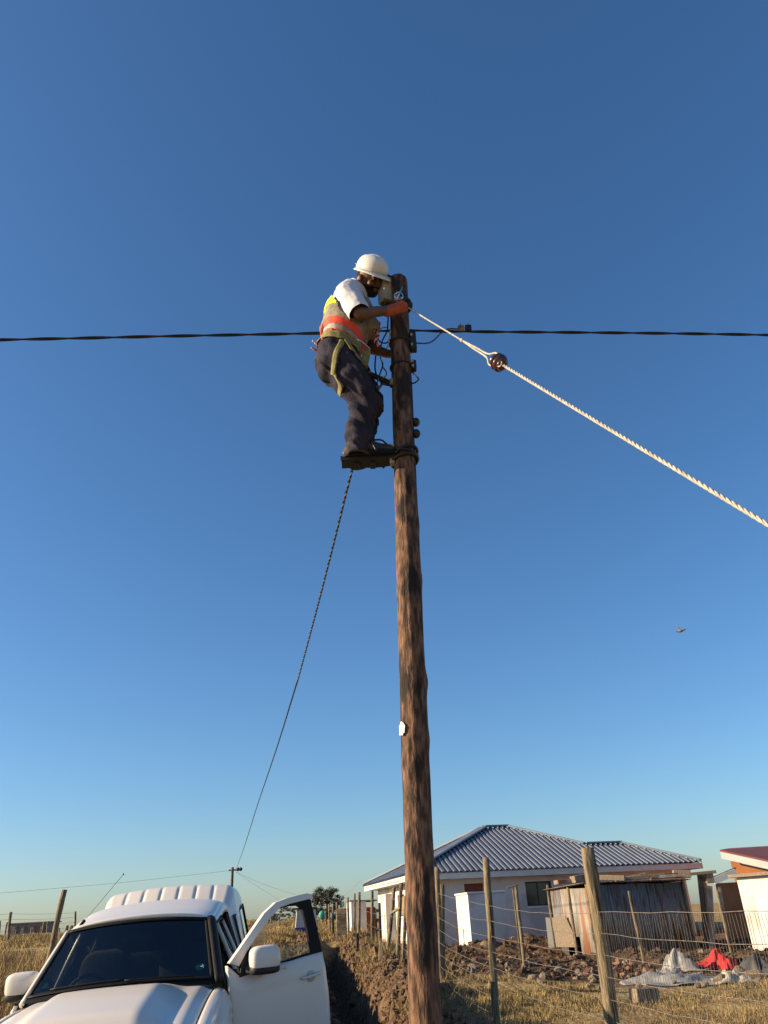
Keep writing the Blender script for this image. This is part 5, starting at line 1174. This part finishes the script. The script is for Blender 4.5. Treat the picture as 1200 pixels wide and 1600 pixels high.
def main_house():
    A = P(640, 1365, 27); ze = A.z; A = Vector((A.x, A.y, 0)); L, D, r, tW, s2 = 10.35, 8.0, 4.0, 1.9, 4.95; rise = .415; ov = .45
    g = tz(A.x+5, A.y+3); root = empty('white_house', A+Vector((0, 0, g)), 'white bungalow with ribbed blue grey hipped roof behind the rubble', 'house')
    o0 = A+EZ*ze
    def tf(s):
        a = min(s, r)
        b = r-(s-s2) if s > s2 else r
        c = max(b, tW) if s > s2 else b
        return max(0, min(a, c, L-s))
    mb = MB(); rib_slope(mb, o0, E1, E2, rise, L, tf); mb.build('front_roof_slope', M_roof, root)
    mb = MB(); rib_slope(mb, o0, E2, E1, rise, D, lambda q: max(0, min(q, D-q))); mb.build('left_roof_slope', M_roof, root)
    # hidden slopes: right end, valley hip, back
    pr = lambda s, t: o0+E1*s+(E2+EZ*rise)*t
    mb = MB(); mb.add([o0+E1*L, o0+E1*L+E2*2*tW, pr(L-tW, tW)], [(0, 1, 2)]); mb.build('right_roof_slope', M_roof, root)
    mb = MB(); B = o0+E2*D; mb.add([B, B+E1*(s2+r), pr(s2, r), pr(r, r)], [(0, 1, 2, 3)]); mb.add([pr(s2, r), B+E1*(s2+r), o0+E1*(s2+r)+E2*2*tW, pr(s2+r-tW, tW)], [(0, 1, 2, 3)]); mb.add([pr(s2+r-tW, tW), pr(L-tW, tW), o0+E1*L+E2*2*tW, o0+E1*(s2+r)+E2*2*tW], [(0, 1, 2, 3)]); mb.build('back_roof_slope', M_roof, root)
    for a, b in ((pr(0, 0), pr(r, r)), (pr(r, r), pr(s2, r)), (pr(s2, r), pr(s2+r-tW, tW)), (pr(s2+r-tW, tW), pr(L-tW, tW)), (pr(L-tW, tW), pr(L, 0)), (o0+E2*D, pr(r, r))):
        mb = MB(); mb.beam(a+EZ*.075, b+EZ*.075, .30, .06); mb.build('ridge_cap', M_roof, root, bevel=.01)
    # fascia and soffit
    f0 = -.20
    mb = MB(); mb.prism([o0-E2*.02+EZ*f0, o0+E1*L-E2*.02+EZ*f0, o0+E1*L-E2*.02-EZ*.03, o0-E2*.02-EZ*.03], E2, .03); mb.build('front_fascia', M_fascia, root)
    mb = MB(); mb.prism([o0-E1*.02+EZ*(f0-.005), o0+E2*D-E1*.02+EZ*(f0-.005), o0+E2*D-E1*.02-EZ*.03, o0-E1*.02-EZ*.03], E1, .018); mb.build('side_fascia', M_fascia, root)
    mb = MB(); mb.prism([o0+E1*L+EZ*(f0-.005), o0+E1*L+E2*2*tW+EZ*(f0-.005), o0+E1*L+E2*2*tW-EZ*.03, o0+E1*L-EZ*.03], E1, .03); mb.build('end_fascia', M_fascia, root)
    mb = MB(); mb.prism([o0+EZ*(f0+.01)+E1*.02+E2*.02, o0+E1*(L-.02)+EZ*(f0+.01)+E2*.02, o0+E1*(L-.02)+E2*(ov+.1)+EZ*(f0+.01), o0+E1*(ov+.1)+E2*(ov+.1)+EZ*(f0+.01), o0+E1*(ov+.1)+E2*D+EZ*(f0+.01), o0+E1*.02+E2*D+EZ*(f0+.01)], EZ, .012); mb.build('soffit', M_fascia, root)
    # walls
    wo_ = A+E1*ov+E2*ov; z0 = g-.6; z1 = ze+f0+.02; nF = -E2; nL = -E1; Lw = L-2*ov
    def s_at(px, py): p = on_plane(px, py, wo_, nF); return (p-wo_).dot(E1), p.z
    sa, zt = s_at(820, 1378); sb, zb = s_at(866, 1414); win = (sa, sb, zb, zt)
    sd0, zdt = s_at(725, 1381); sd1, _ = s_at(757, 1400); door = (sd0, sd1, g+.02, zdt)
    mb = MB(); wall_with(mb, root, wo_, E1, Lw, z0, z1, [win, door], .22, nF, M_plaster); mb.build('front_wall', M_plaster, root)
    window_in(root, wo_, E1, nF, win)
    mb = MB(); mb.prism([wo_+E1*sd0+EZ*z0+E2*.08, wo_+E1*sd1+EZ*z0+E2*.08, wo_+E1*sd1+EZ*zdt+E2*.08, wo_+E1*sd0+EZ*zdt+E2*.08], E2, .05); mb.build('door', M_door, root)
    mb = MB(); c = wo_+E1*(sd0+.15)+EZ*(zdt+.28)-E2*.05; mb.box(c, (.34, .10, .14), Matrix.Rotation(ANG, 3, 'Z')); mb.build('outside_lamp', M_fascia, root, bevel=.02)
    # left wall with a recessed window bay
    def q_at(px, py): p = on_plane(px, py, wo_, nL); return (p-wo_).dot(E2), p.z
    h1 = (5.2, 6.3, g+.75, z1-.32); h2 = (2.2, 3.3, g+.95, z1-.32)
    wl = wo_+E2*.225
    mb = MB(); wall_with(mb, root, wl, E2, D-2*ov-.225, z0, z1, [h1, h2], .22, nL, M_plaster); mb.build('left_wall', M_plaster, root)
    for h_ in (h1, h2): window_in(root, wl, E2, nL, h_, mat('tan_curtain_pane', (.34, .22, .10), .5, (.24, .15, .07), 3), 1)
    mb = MB(); mb.box(wl+E2*4.2-E1*.10+EZ*(g+.7), (.5, .9, 2.0), Matrix.Rotation(ANG, 3, 'Z')); mb.build('side_buttress', M_plaster, root, bevel=.01)
    mb = MB(); mb.prism([wo_+E1*Lw+E2*.225+EZ*z0, wo_+E1*Lw+E2*(2*tW-.4)+EZ*z0, wo_+E1*Lw+E2*(2*tW-.4)+EZ*z1, wo_+E1*Lw+E2*.225+EZ*z1], -E1, .22); mb.build('end_wall', M_plaster, root)
    mb = MB(); mb.prism([wo_+E1*.225+E2*(D-2*ov)+EZ*z0, wo_+E1*(s2+r-2*ov)+E2*(D-2*ov)+EZ*z0, wo_+E1*(s2+r-2*ov)+E2*(D-2*ov)+EZ*z1, wo_+E1*.225+E2*(D-2*ov)+EZ*z1], -E2, .22); mb.build('back_wall', M_plaster, root)
    # white screen wall in front of the door
    c0 = P(735, 1450, 25.4); sw = empty('screen_wall', (c0.x, c0.y, tz(c0.x, c0.y)), 'low white plastered block with sunlit end in front of the house door', 'wall')
    zt = P(735, 1397, 25.4).z; x1 = on_plane(793, 1440, c0, E2); w_ = (x1-c0).dot(E1); gz = tz(c0.x, c0.y)-.3
    lft = on_plane(715, 1440, c0, E1); dp = max(.5, (lft-c0).dot(E2))
    mb = MB(); k = .45
    b = [c0, c0+E1*w_, c0+E1*w_+E2*dp, c0+E2*dp]; mb.prism([Vector((p.x, p.y, gz)) for p in b], EZ, zt-gz); mb.build('block', M_plaster, sw, bevel=.012)
    mb = MB(); b = [c0-E1*.03-E2*.03, c0+E1*(w_+.03)-E2*.03, c0+E1*(w_+.03)+E2*(dp+.03), c0-E1*.03+E2*(dp+.03)]; mb.prism([Vector((p.x, p.y, zt+.003)) for p in b], EZ, .05); mb.build('coping', M_fascia, sw, bevel=.01)
main_house()

def out_buildings():
    # narrow white outbuilding beside the fence
    c = P(550, 1480, 33); g = tz(c.x, c.y); zt = P(560, 1408, 33).z; root = empty('white_outbuilding', (c.x, c.y, g), 'narrow white outbuilding with dark red door left of the house', 'outbuilding')
    e1 = Vector((math.cos(R_(10)), math.sin(R_(10)), 0)); e2 = Vector((-math.sin(R_(10)), math.cos(R_(10)), 0)); o = Vector((c.x, c.y, 0))
    w0 = (on_plane(573, 1440, o, e2)-o).dot(e1); w1 = (on_plane(588, 1440, o, e2)-o).dot(e1)
    mb = MB(); mb.prism([o+EZ*(g-.3), o+e1*w0+EZ*(g-.3), o+e1*w0+e2*1.6+EZ*(g-.3), o+e2*1.6+EZ*(g-.3)], EZ, zt-g+.3); mb.build('wall', M_plaster, root, bevel=.01)
    mb = MB(); mb.prism([o+e1*(w0+.004)+e2*.2+EZ*(g-.3), o+e1*w1+e2*.2+EZ*(g-.3), o+e1*w1+e2*1.5+EZ*(g-.3), o+e1*(w0+.004)+e2*1.5+EZ*(g-.3)], EZ, zt-g+.08); mb.build('lean_to', M_door, root)
    mb = MB(); mb.prism([o-e1*.05-e2*.06+EZ*(zt+.004), o+e1*(w1+.05)-e2*.06+EZ*(zt-.02), o+e1*(w1+.05)+e2*1.7+EZ*(zt-.02), o-e1*.05+e2*1.7+EZ*(zt+.004)], EZ, .04); mb.build('roof', M_tin, root)
    # stacked block wall further left
    c = P(535, 1472, 36); g = tz(c.x, c.y); root = empty('block_wall', (c.x, c.y, g), 'short rough stone wall and rails between the far fence posts', 'wall')
    for i in range(5):
        mb = MB(); mb.box((c.x+random.uniform(-.04, .04), c.y, g+.12+.24*i), (.42, .35, .235), Matrix.Rotation(random.uniform(-.1, .1), 3, 'Z')); mb.build('stone_block', M_stone, root, bevel=.02)
    for k in range(3):
        mb = MB(); mb.beam((c.x+.15+.0, c.y+.2*k, g+.3+.35*k), (c.x+1.5, c.y+.3+.2*k, g+.35+.35*k), .08, .12); mb.build('rail', M_plank, root)
    for k in range(4):
        mb = MB(); mb.beam((c.x+.35+.35*k, c.y+.3, g-.1), (c.x+.33+.35*k, c.y+.3, g+1.15), .10, .03, (0, 1, 0)); mb.build('upright', M_tin, root)
    # white outhouse with blue base in the field
    c = P(474, 1466, 39); g = tz(c.x, c.y); zt = P(472, 1421, 39).z; root = empty('white_outhouse', (c.x, c.y, g), 'small white outhouse with blue base seen through the door window', 'outhouse')
    rot = Matrix.Rotation(R_(8), 3, 'Z'); h = zt-g
    mb = MB(); mb.box((c.x+.12, c.y, g+h/2), (1.0, 1.0, h), rot, .84); mb.build('wall', M_plaster, root, bevel=.01)
    mb = MB(); mb.box((c.x+.12, c.y, g+.13), (1.02, 1.02, .28), rot); mb.build('base_band', M_blue, root, bevel=.01)
    mb = MB(); mb.box((c.x+.05, c.y, zt+.03), (1.15, 1.1, .06), rot); mb.build('roof', M_plas, root, bevel=.01)
    mb = MB(); mb.tube([(c.x+.25, c.y, zt), (c.x+.25, c.y, zt+.35)], .05, 8); mb.build('vent_pipe', M_plas, root)
    # green scrap on the fence
    c = P(503, 1430, 44); tag(MB().ball(c, .16, 10, None, (1, .5, 1.3)).build('green_bucket', M_green, None, True), 'small green plastic tub hung on the far fence right of the truck door', 'tub')
out_buildings()

def corr_wall(mb, a, b, z0a, z1a, z0b, z1b, pitch=.09, amp=.010):
    d = (b-a); L = d.length; d.normalize(); n = Vector((d.y, -d.x, 0)); k = max(4, int(L/pitch*4)); r0 = []; r1 = []
    for i in range(k+1):
        f = i/k; off = n*(amp*math.sin(2*math.pi*f*L/pitch)); p = a+(b-a)*f
        r0.append(Vector((p.x, p.y, z0a+(z0b-z0a)*f))+off); r1.append(Vector((p.x, p.y, z1a+(z1b-z1a)*f))+off)
    mb.grid([r0, r1])
def shack():
    F = P(932, 1480, 20.8); Rr = P(1088, 1480, 22.2); Lf = P(868, 1470, 23.6)
    for v in (F, Rr, Lf): v.z = 0
    g = min(tz(F.x, F.y), tz(Rr.x, Rr.y))-.15; zt = P(932, 1381, 20.8).z; zr = P(1088, 1376, 22.2).z; zl = P(868, 1384, 23.6).z
    root = empty('tin_shack', Vector((F.x, F.y, g)), 'low corrugated tin shack with planks and scrap on its roof', 'shack')
    N = 5
    for i in range(N):
        f0, f1 = i/N, (i+1)/N; a = F.lerp(Rr, f0); b = F.lerp(Rr, f1+.015); off = Vector((0, -.012*(i % 2), 0)); mb = MB()
        corr_wall(mb, a+off, b+off, g, zt+(zr-zt)*f0-.03*random.random(), g, zt+(zr-zt)*f1-.03*random.random()); mb.build('wall_sheet', M_tin, root, True, solid=.002)
    for i in range(3):
        f0, f1 = i/3, (i+1)/3; a = F.lerp(Lf, f0); b = F.lerp(Lf, f1+.02); off = Vector((-.012*(i % 2), 0, 0)); z0 = g+(.0, .62, .0)[i]; mb = MB()
        corr_wall(mb, a+off, b+off, z0, zt+(zl-zt)*f0-.08, z0, zt+(zl-zt)*f1-.08, .12); mb.build('side_sheet', (M_tinr, M_tinr, M_tin)[i], root, True, solid=.002)
    Bk = Rr+(Lf-F)
    mb = MB(); corr_wall(mb, Lf, Bk, g, zl-.05, g, zl-.05); mb.build('back_sheet', M_tin, root, True, solid=.002)
    mb = MB(); corr_wall(mb, Rr, Bk, g, zr-.02, g, zr-.02); mb.build('end_sheet', M_tin, root, True, solid=.002)
    for p, z in ((F, zt), (Rr, zr), (Lf, zl), (F.lerp(Lf, .45), zt)):
        mb = MB(); post_mesh(mb, (p.x-.03, p.y-.05, g), (p.x-.03, p.y-.05, z+.03), .04, 8); mb.build('corner_post', M_post, root, True)
    q = [F-Vector((.12, .15, 0)), Rr+Vector((.1, -.15, 0)), Bk+Vector((.1, .1, 0)), Lf+Vector((-.15, .1, 0))]; zz = [zt, zr, zr-.1, zl]
    NR = 6
    for i in range(NR):
        f0, f1 = i/NR, (i+1)/NR+.03; mb = MB(); rows = [[], []]
        for k in range(17):
            f = f0+(f1-f0)*k/16; a = q[0].lerp(q[1], f); b = q[3].lerp(q[2], f); zz0 = zt+(zr-zt)*f+.03+.014*math.sin(k*math.pi)+.012*math.sin(k*1.6)+.006*(i % 2); rows[0].append(Vector((a.x, a.y, zz0))); rows[1].append(Vector((b.x, b.y, zz0-.04)))
        mb.grid(rows); mb.build('roof_sheet', M_tin if i % 3 else M_tinr, root, True, solid=.004)
    Mst = M_stone
    junk = [(890, 1377, 22.5, .75, .4, .10, M_tinr), (908, 1372, 22.3, .5, .28, .16, M_stone), (958, 1375, 21.4, .6, .3, .12, M_plank), (1005, 1377, 21.6, 1.1, .22, .09, M_plank), (1030, 1368, 21.9, .95, .14, .08, M_frame), (1044, 1377, 21.7, .8, .45, .07, M_tinr), (1066, 1370, 22.2, .42, .3, .18, M_plank), (985, 1371, 22.2, .8, .2, .08, M_plank)]
    for i, (x, y, Y, L, W, T, m) in enumerate(junk):
        c = P(x, y, Y); c.z = max(c.z, zt+.05+T/2+.02); rot = Matrix.Rotation(random.uniform(-.4, .4), 3, 'Z') @ Matrix.Rotation(random.uniform(-.22, .10), 3, 'Y')
        mb = MB(); mb.box(c, (L, W, T), rot)
        tag(mb.build('roof_scrap', m, None, bevel=.01), ['rusty tin offcut on the left end of the shack roof', 'grey stone weighing down the shack roof at its left', 'short tan board on the shack roof left of its middle', 'long pale plank lying across the shack roof middle', 'dark thin batten highest on the shack roof', 'pale flat sheet on the shack roof right of its middle', 'chunky wooden block on the right end of the shack roof', 'narrow plank at the back of the shack roof'][i], 'scrap', 'scrap lying on the shack roof')
    # leaning boards left of the shack
    nb = Vector((-.62, -.76, .20)).normalized(); p0 = P(880, 1470, 22.3)
    for pix, lab, m in ((((862, 1434), (883, 1431), (906, 1480), (869, 1480)), 'wide pale board leaning against the shack left side', M_plank), (((852, 1433), (860, 1434), (867, 1481), (857, 1481)), 'dark narrow board leaning by the left of the shack', M_frame)):
        mb = MB(); mb.prism([on_plane(x, y, p0, nb) for x, y in pix], -nb, .03); tag(mb.build('leaning_board', m, None, bevel=.004), lab, 'board')
    # scrap uprights right of the shack
    for i, (x0, y0, x1, y1, wd, m, lab) in enumerate(((1100, 1362, 1104, 1470, .10, M_tin, 'dark upright plank just right of the shack'), (1108, 1384, 1112, 1480, .16, M_tinr, 'pale upright strip of tin between shack and orange house'), (1093, 1365, 1097, 1440, .14, M_frame, 'black upright sheet against the shack right corner'), (1124, 1384, 1130, 1440, .07, M_tinr, 'thin pale slat hanging near the orange house corner'))):
        t = P(x0, y0, 22.6); b = P(x1, y1, 22.6); b.z = tz(b.x, b.y)-.05; mb = MB(); mb.beam(b, t, wd, .03, (0, 1, 0)); tag(mb.build('scrap_upright', m, None, bevel=.004), lab, 'plank', 'scrap beside the shack')
    a = P(1076, 1366, 22.5); b = P(1118, 1362, 22.5); mb = MB(); mb.beam(a, b, .12, .07); tag(mb.build('cross_plank', M_plank, None, bevel=.006), 'weathered plank laid across the uprights right of the shack', 'plank')
    c = P(1108, 1372, 22.55); mb = MB(); mb.box(c, (.20, .16, .24)); tag(mb.build('wooden_crate', M_plank, None, bevel=.01), 'small wooden crate perched above the uprights right of the shack', 'crate')
shack()

def right_houses():
    # white lean-to building, sunlit
    A = P(1164, 1430, 19.7); A.z = 0; g = tz(A.x, A.y)-.1; zt = P(1148, 1372, 19.7).z
    ang = R_(-52); e1 = Vector((math.cos(ang), math.sin(ang), 0)); e2 = Vector((-math.sin(ang), math.cos(ang), 0))
    root = empty('white_shed', Vector((A.x, A.y, g)), 'sunlit white shed with a plank edged roof at the right edge', 'shed')
    mb = MB(); mb.prism([A+EZ*g, A+e1*3.2+EZ*g, A+e1*3.2+e2*2.6+EZ*g, A+e2*2.6+EZ*g], EZ, zt-g); mb.build('wall', M_plaster, root, bevel=.01)
    mb = MB(); mb.prism([A-e1*.12-e2*.14+EZ*(zt+.006), A+e1*3.4-e2*.14+EZ*(zt+.006), A+e1*3.4+e2*2.7+EZ*(zt+.006), A-e1*.12+e2*2.7+EZ*(zt+.006)], EZ, .07); mb.build('roof_edge', M_plank, root, bevel=.01)
    mb = MB(); n = -e2; mb.prism([A+e1*.35+n*.012+EZ*g, A+e1*.78+n*.012+EZ*g, A+e1*.78+n*.012+EZ*(zt-.32), A+e1*.35+n*.012+EZ*(zt-.32)], n, .025); mb.build('door', M_fascia, root, bevel=.004)
    # orange house behind: single pitch roof with sloping white fascia
    a = P(1125, 1331, 26.0); b = P(1235, 1355, 25.2); f1 = Vector((b.x-a.x, b.y-a.y, 0)).normalized(); n = Vector((f1.y, -f1.x, 0)); 
    w0 = P(1141, 1345, 26.2); g2 = tz(w0.x, w0.y)-.1; Lw = 4.2
    root = empty('orange_house', Vector((w0.x, w0.y, g2)), 'orange house with sloping white fascia and red brown roof on the far right', 'house')
    sl = (b.z-a.z)/(Vector((b.x-a.x, b.y-a.y, 0)).length); w0.z = 0; wa = a.z+sl*(Vector((w0.x-a.x, w0.y-a.y, 0)).dot(f1))-.20
    mb = MB(); mb.prism([w0+EZ*g2, w0+f1*Lw+EZ*g2, w0+f1*Lw+EZ*(wa+sl*Lw), w0+EZ*wa], -n, .2); mb.build('front_wall', M_orange, root)
    bk = Vector((math.sin(R_(24)), math.cos(R_(24)), 0))
    mb = MB(); mb.prism([w0-n*.205+EZ*g2, w0-n*.205+bk*5+EZ*g2, w0-n*.205+bk*5+EZ*wa, w0-n*.205+EZ*wa], f1, .2); mb.build('left_wall', M_orange, root)
    mb = MB(); mb.prism([a-EZ*.19, b-EZ*.19, b, a], -n, .035); mb.build('fascia', M_fascia, root)
    ra = a-n*.05+EZ*.012; rb = b-n*.05+EZ*.012; mb = MB(); mb.prism([ra, rb, P(1235, 1322, 31), P(1140, 1327.5, 31)], EZ, .05); mb.build('roof', M_roofr, root)
    window_in(root, w0+n*.075, f1, n, (.5, 1.6, wa-.75, wa-.42), None, 2)
    # lower wing of it, between shack and shed
    C0 = P(1117, 1380, 25.2); zc = C0.z; C0.z = 0; g3 = tz(C0.x, C0.y)-.1; ang = R_(13); h1 = Vector((math.cos(ang), math.sin(ang), 0)); h2 = Vector((math.sin(R_(24)), math.cos(R_(24)), 0))
    root = empty('orange_annex', Vector((C0.x, C0.y, g3)), 'low orange annex wall with white fascia between shack and white shed', 'annex')
    mb = MB(); mb.prism([C0+EZ*g3, C0+h1*1.5+EZ*g3, C0+h1*1.5+h2*.5+EZ*g3, C0+h2*.5+EZ*g3], EZ, zc-g3); mb.build('wall', M_orange, root, bevel=.01)
    a = P(1115, 1377, 25.0); b = P(1150, 1362, 25.0); mb = MB(); mb.beam(a, b, .05, .17); mb.build('fascia', M_fascia, root)
    mb = MB(); mb.prism([a+EZ*.09+h2*.03, b+EZ*.09+h2*.03, b+EZ*.09+h2*.6, a+EZ*.09+h2*.6], EZ, .03); mb.build('roof', M_tin, root)
right_houses()

# ------------------------------------------------------------------ rubble in the yard
def rubble():
    def ground_hit(px, py, z0=.35):
        lo, hi = 3., 60.
        for _ in range(40):
            mid = (lo+hi)/2; p = P(px, py, mid); (lo, hi) = (mid, hi) if p.z > tz(p.x, p.y) else (lo, mid)
        return P(px, py, lo)
    spots = []
    for k in range(34):
        x = random.uniform(690, 1195); y = random.gauss(1522, 14) if x > 860 else random.gauss(1515, 18)
        spots.append((x, min(max(y, 1482), 1545), random.uniform(.05, .12)))
    spots += [(740, 1515, .12), (875, 1522, .16), (850, 1529, .13), (760, 1480, .16), (1128, 1536, .17), (1180, 1530, .19), (1160, 1524, .16), (1050, 1512, .13), (832, 1533, .12), (905, 1524, .11)]
    for i, (x, y, r) in enumerate(spots):
        p = ground_hit(x, y); o = bpy.data.objects.new('rubble_stone', STONES[i % 8]); COL.objects.link(o)
        o.location = p+Vector((0, 0, r*.32)); o.scale = (r*random.uniform(.8, 1.3), r*random.uniform(.7, 1.1), r*random.uniform(.6, 1.0)); o.rotation_euler = (random.uniform(-.4, .4), random.uniform(-.4, .4), random.uniform(0, 6.28))
        reg = 'near the foot of the second fence post' if x < 790 else 'between the T topped pole and the near post' if x < 890 else 'below the shack wall right of the near post' if x < 1040 else 'around the grey sheet' if x < 1100 else 'below the red cloth by the right edge'
        sz = 'larger' if r > .15 else 'middling' if r > .085 else 'small'
        tag(o, f'{sz} pale broken stone in the rubble {reg}', 'stone', 'broken stones in the yard rubble')
    bricks = [(930, 1518, .5), (945, 1520, 1.2), (960, 1522, .2), (975, 1528, 2.), (985, 1520, .8), (1000, 1530, .4), (1012, 1522, 1.6), (918, 1524, 1.0), (965, 1512, 2.4), (1022, 1515, .1), (990, 1512, .9)]
    mbk = MB(); mbk.box((0, 0, 0), (.24, .12, .085)); bm_ = mbk.mesh('brick_piece'); bm_.materials.append(M_brick)
    for i, (x, y, a) in enumerate(bricks):
        p = ground_hit(x, y); o = bpy.data.objects.new('brick', bm_); COL.objects.link(o); o.location = p+Vector((0, 0, .06)); o.rotation_euler = (random.uniform(-.5, .5), random.uniform(-.5, .5), a); s = random.uniform(.55, .95); o.scale = (s, s, s)
        md = o.modifiers.new('b', 'BEVEL'); md.width = .008
        tag(o, 'reddish broken brick in the pile below the shack wall', 'brick', 'red bricks below the shack')
    # concrete block on the grass
    p = ground_hit(1008, 1566); mb = MB(); mb.box((0, 0, .10), (.42, .2, .2)); o = mb.build('concrete_block', M_stone, None, bevel=.012); o.location = p-Vector((0, 0, .015)); o.rotation_euler = (.03, .04, .42)
    tag(o, 'squarish concrete block lying alone on the grass right of the near post', 'block')
    p = ground_hit(975, 1568); o = bpy.data.objects.new('stone_chip', STONES[2]); COL.objects.link(o); o.location = p+Vector((0, 0, .02)); o.scale = (.09, .08, .05); tag(o, 'small stone chip on the grass left of the concrete block', 'stone')
    # crumpled grey sheets
    def crumple(name, px, py, sx, sy, h, lab, m, seed, peak=(0, 0)):
        c = ground_hit(px, py); n = 34; rows = []; q = np.array([[i/(n-1)-.5, j/(n-1)-.5, seed] for i in range(n) for j in range(n)]); f = fbm(q*np.array([4, 4, 1]), 4)
        for i in range(n):
            r = []
            for j in range(n):
                a, b = q[i*n+j, 0], q[i*n+j, 1]; d = math.hypot(a-peak[0], b-peak[1]); z = h*(.5+.5*math.cos(math.pi*min(1, d*2.0)))**.8*(1+.55*f[i*n+j])+.05*f[i*n+j]
                wob = 1+.16*f[(i*7+j*3) % (n*n)]*0; ang = math.atan2(b, a); rr = 1+.18*math.sin(3*ang+seed)+.10*math.sin(5*ang)
                x = c.x+a*sx*rr; y = c.y+b*sy*rr; r.append(Vector((x, y, tz(x, y)+.02+max(0, z))))
            rows.append(r)
        mb = MB(); mb.grid(rows); o = mb.build(name, m, None, True, solid=.006); tag(o, lab, 'sheet' if m is M_sack else 'cloth')
    crumple('grey_sack', 1060, 1518, .9, .6, .34, 'grey crumpled sack standing up in the rubble below the shack', M_sack, 3.1)
    crumple('grey_sheet', 1066, 1535, 1.7, .9, .14, 'wide pale grey sheet spread on the ground before the grey sack', M_sack, 5.2, (-.1, .1))
    crumple('flat_sheet', 1148, 1535, .7, .5, .15, 'pale torn sheet folded over stones near the right edge', mat('cream_sheet', (.50, .44, .34), .9, (.36, .31, .24), 8), 8.4)
    crumple('red_cloth', 1122, 1510, .7, .5, .18, 'bright red cloth draped over stones beside a thin pole', M_cloth, 2.3, (.1, 0))
    crumple('red_rag', 1137, 1515, .4, .4, .16, 'smaller red rag lying below the bright red cloth', M_cloth, 6.1)
    crumple('dark_tarp', 1192, 1522, .9, .8, .34, 'dark tarp heaped over rubble at the right edge of the yard', mat('dark_tarp', (.05, .05, .05), .7, (.08, .075, .07), 6), 4.4)
    # marker stake on the bank
    p = ground_hit(596, 1502); mb = MB(); mb.prism([p+Vector((-.07, 0, -.06)), p+Vector((.06, 0, -.06)), p+Vector((.015, 0, .36)), p+Vector((-.03, 0, .37))], (0, 1, 0), .03); tag(mb.build('marker_slab', mat('tan_slab', (.52, .38, .20), .9, (.42, .30, .16), 9), None, bevel=.006), 'small tan slab stuck in the bank beside the crooked posts', 'slab')
    p = ground_hit(559, 1486); mb = MB(); post_mesh(mb, p-Vector((0, 0, .1)), p+Vector((.0, 0, .42)), .04, 8); tag(mb.build('dark_stump', M_black, None, True), 'short dark stump standing by the trench in front of the white outbuilding', 'stump')
rubble()

# ------------------------------------------------------------------ a bird
def bird():
    c = P(1063, 986, 14); root = empty('bird', c, 'tiny pale bird flying in the blue sky on the right', 'bird')
    mb = MB(); mb.chain([(c+Vector((-.05, 0, -.01)), .012), (c, .03), (c+Vector((.05, 0, .012)), .022), (c+Vector((.075, 0, .02)), .016)], 10)
    me = to_mesh(mb, .006, 3, 'body'); link_mesh('body', me, M_bird, root, True)
    mb = MB(); mb.prism([c+Vector((-.02, 0, .02)), c+Vector((.03, .0, .02)), c+Vector((.0, .04, .10)), c+Vector((-.03, .05, .12))], (0, 1, 0), .006); mb.build('wing', M_bird, root)
    mb = MB(); mb.prism([c+Vector((.0, -.01, .0)), c+Vector((.05, -.01, .0)), c+Vector((.10, -.06, .02)), c+Vector((.06, -.05, -.01))], (0, -.3, 1), .006); mb.build('wing', M_birdd, root)
    mb = MB(); mb.prism([c+Vector((-.05, -.01, -.01)), c+Vector((-.10, -.025, -.02)), c+Vector((-.10, .025, -.02)), c+Vector((-.05, .01, -.01))], (0, 0, 1), .005); mb.build('tail', M_bird, root)
bird()
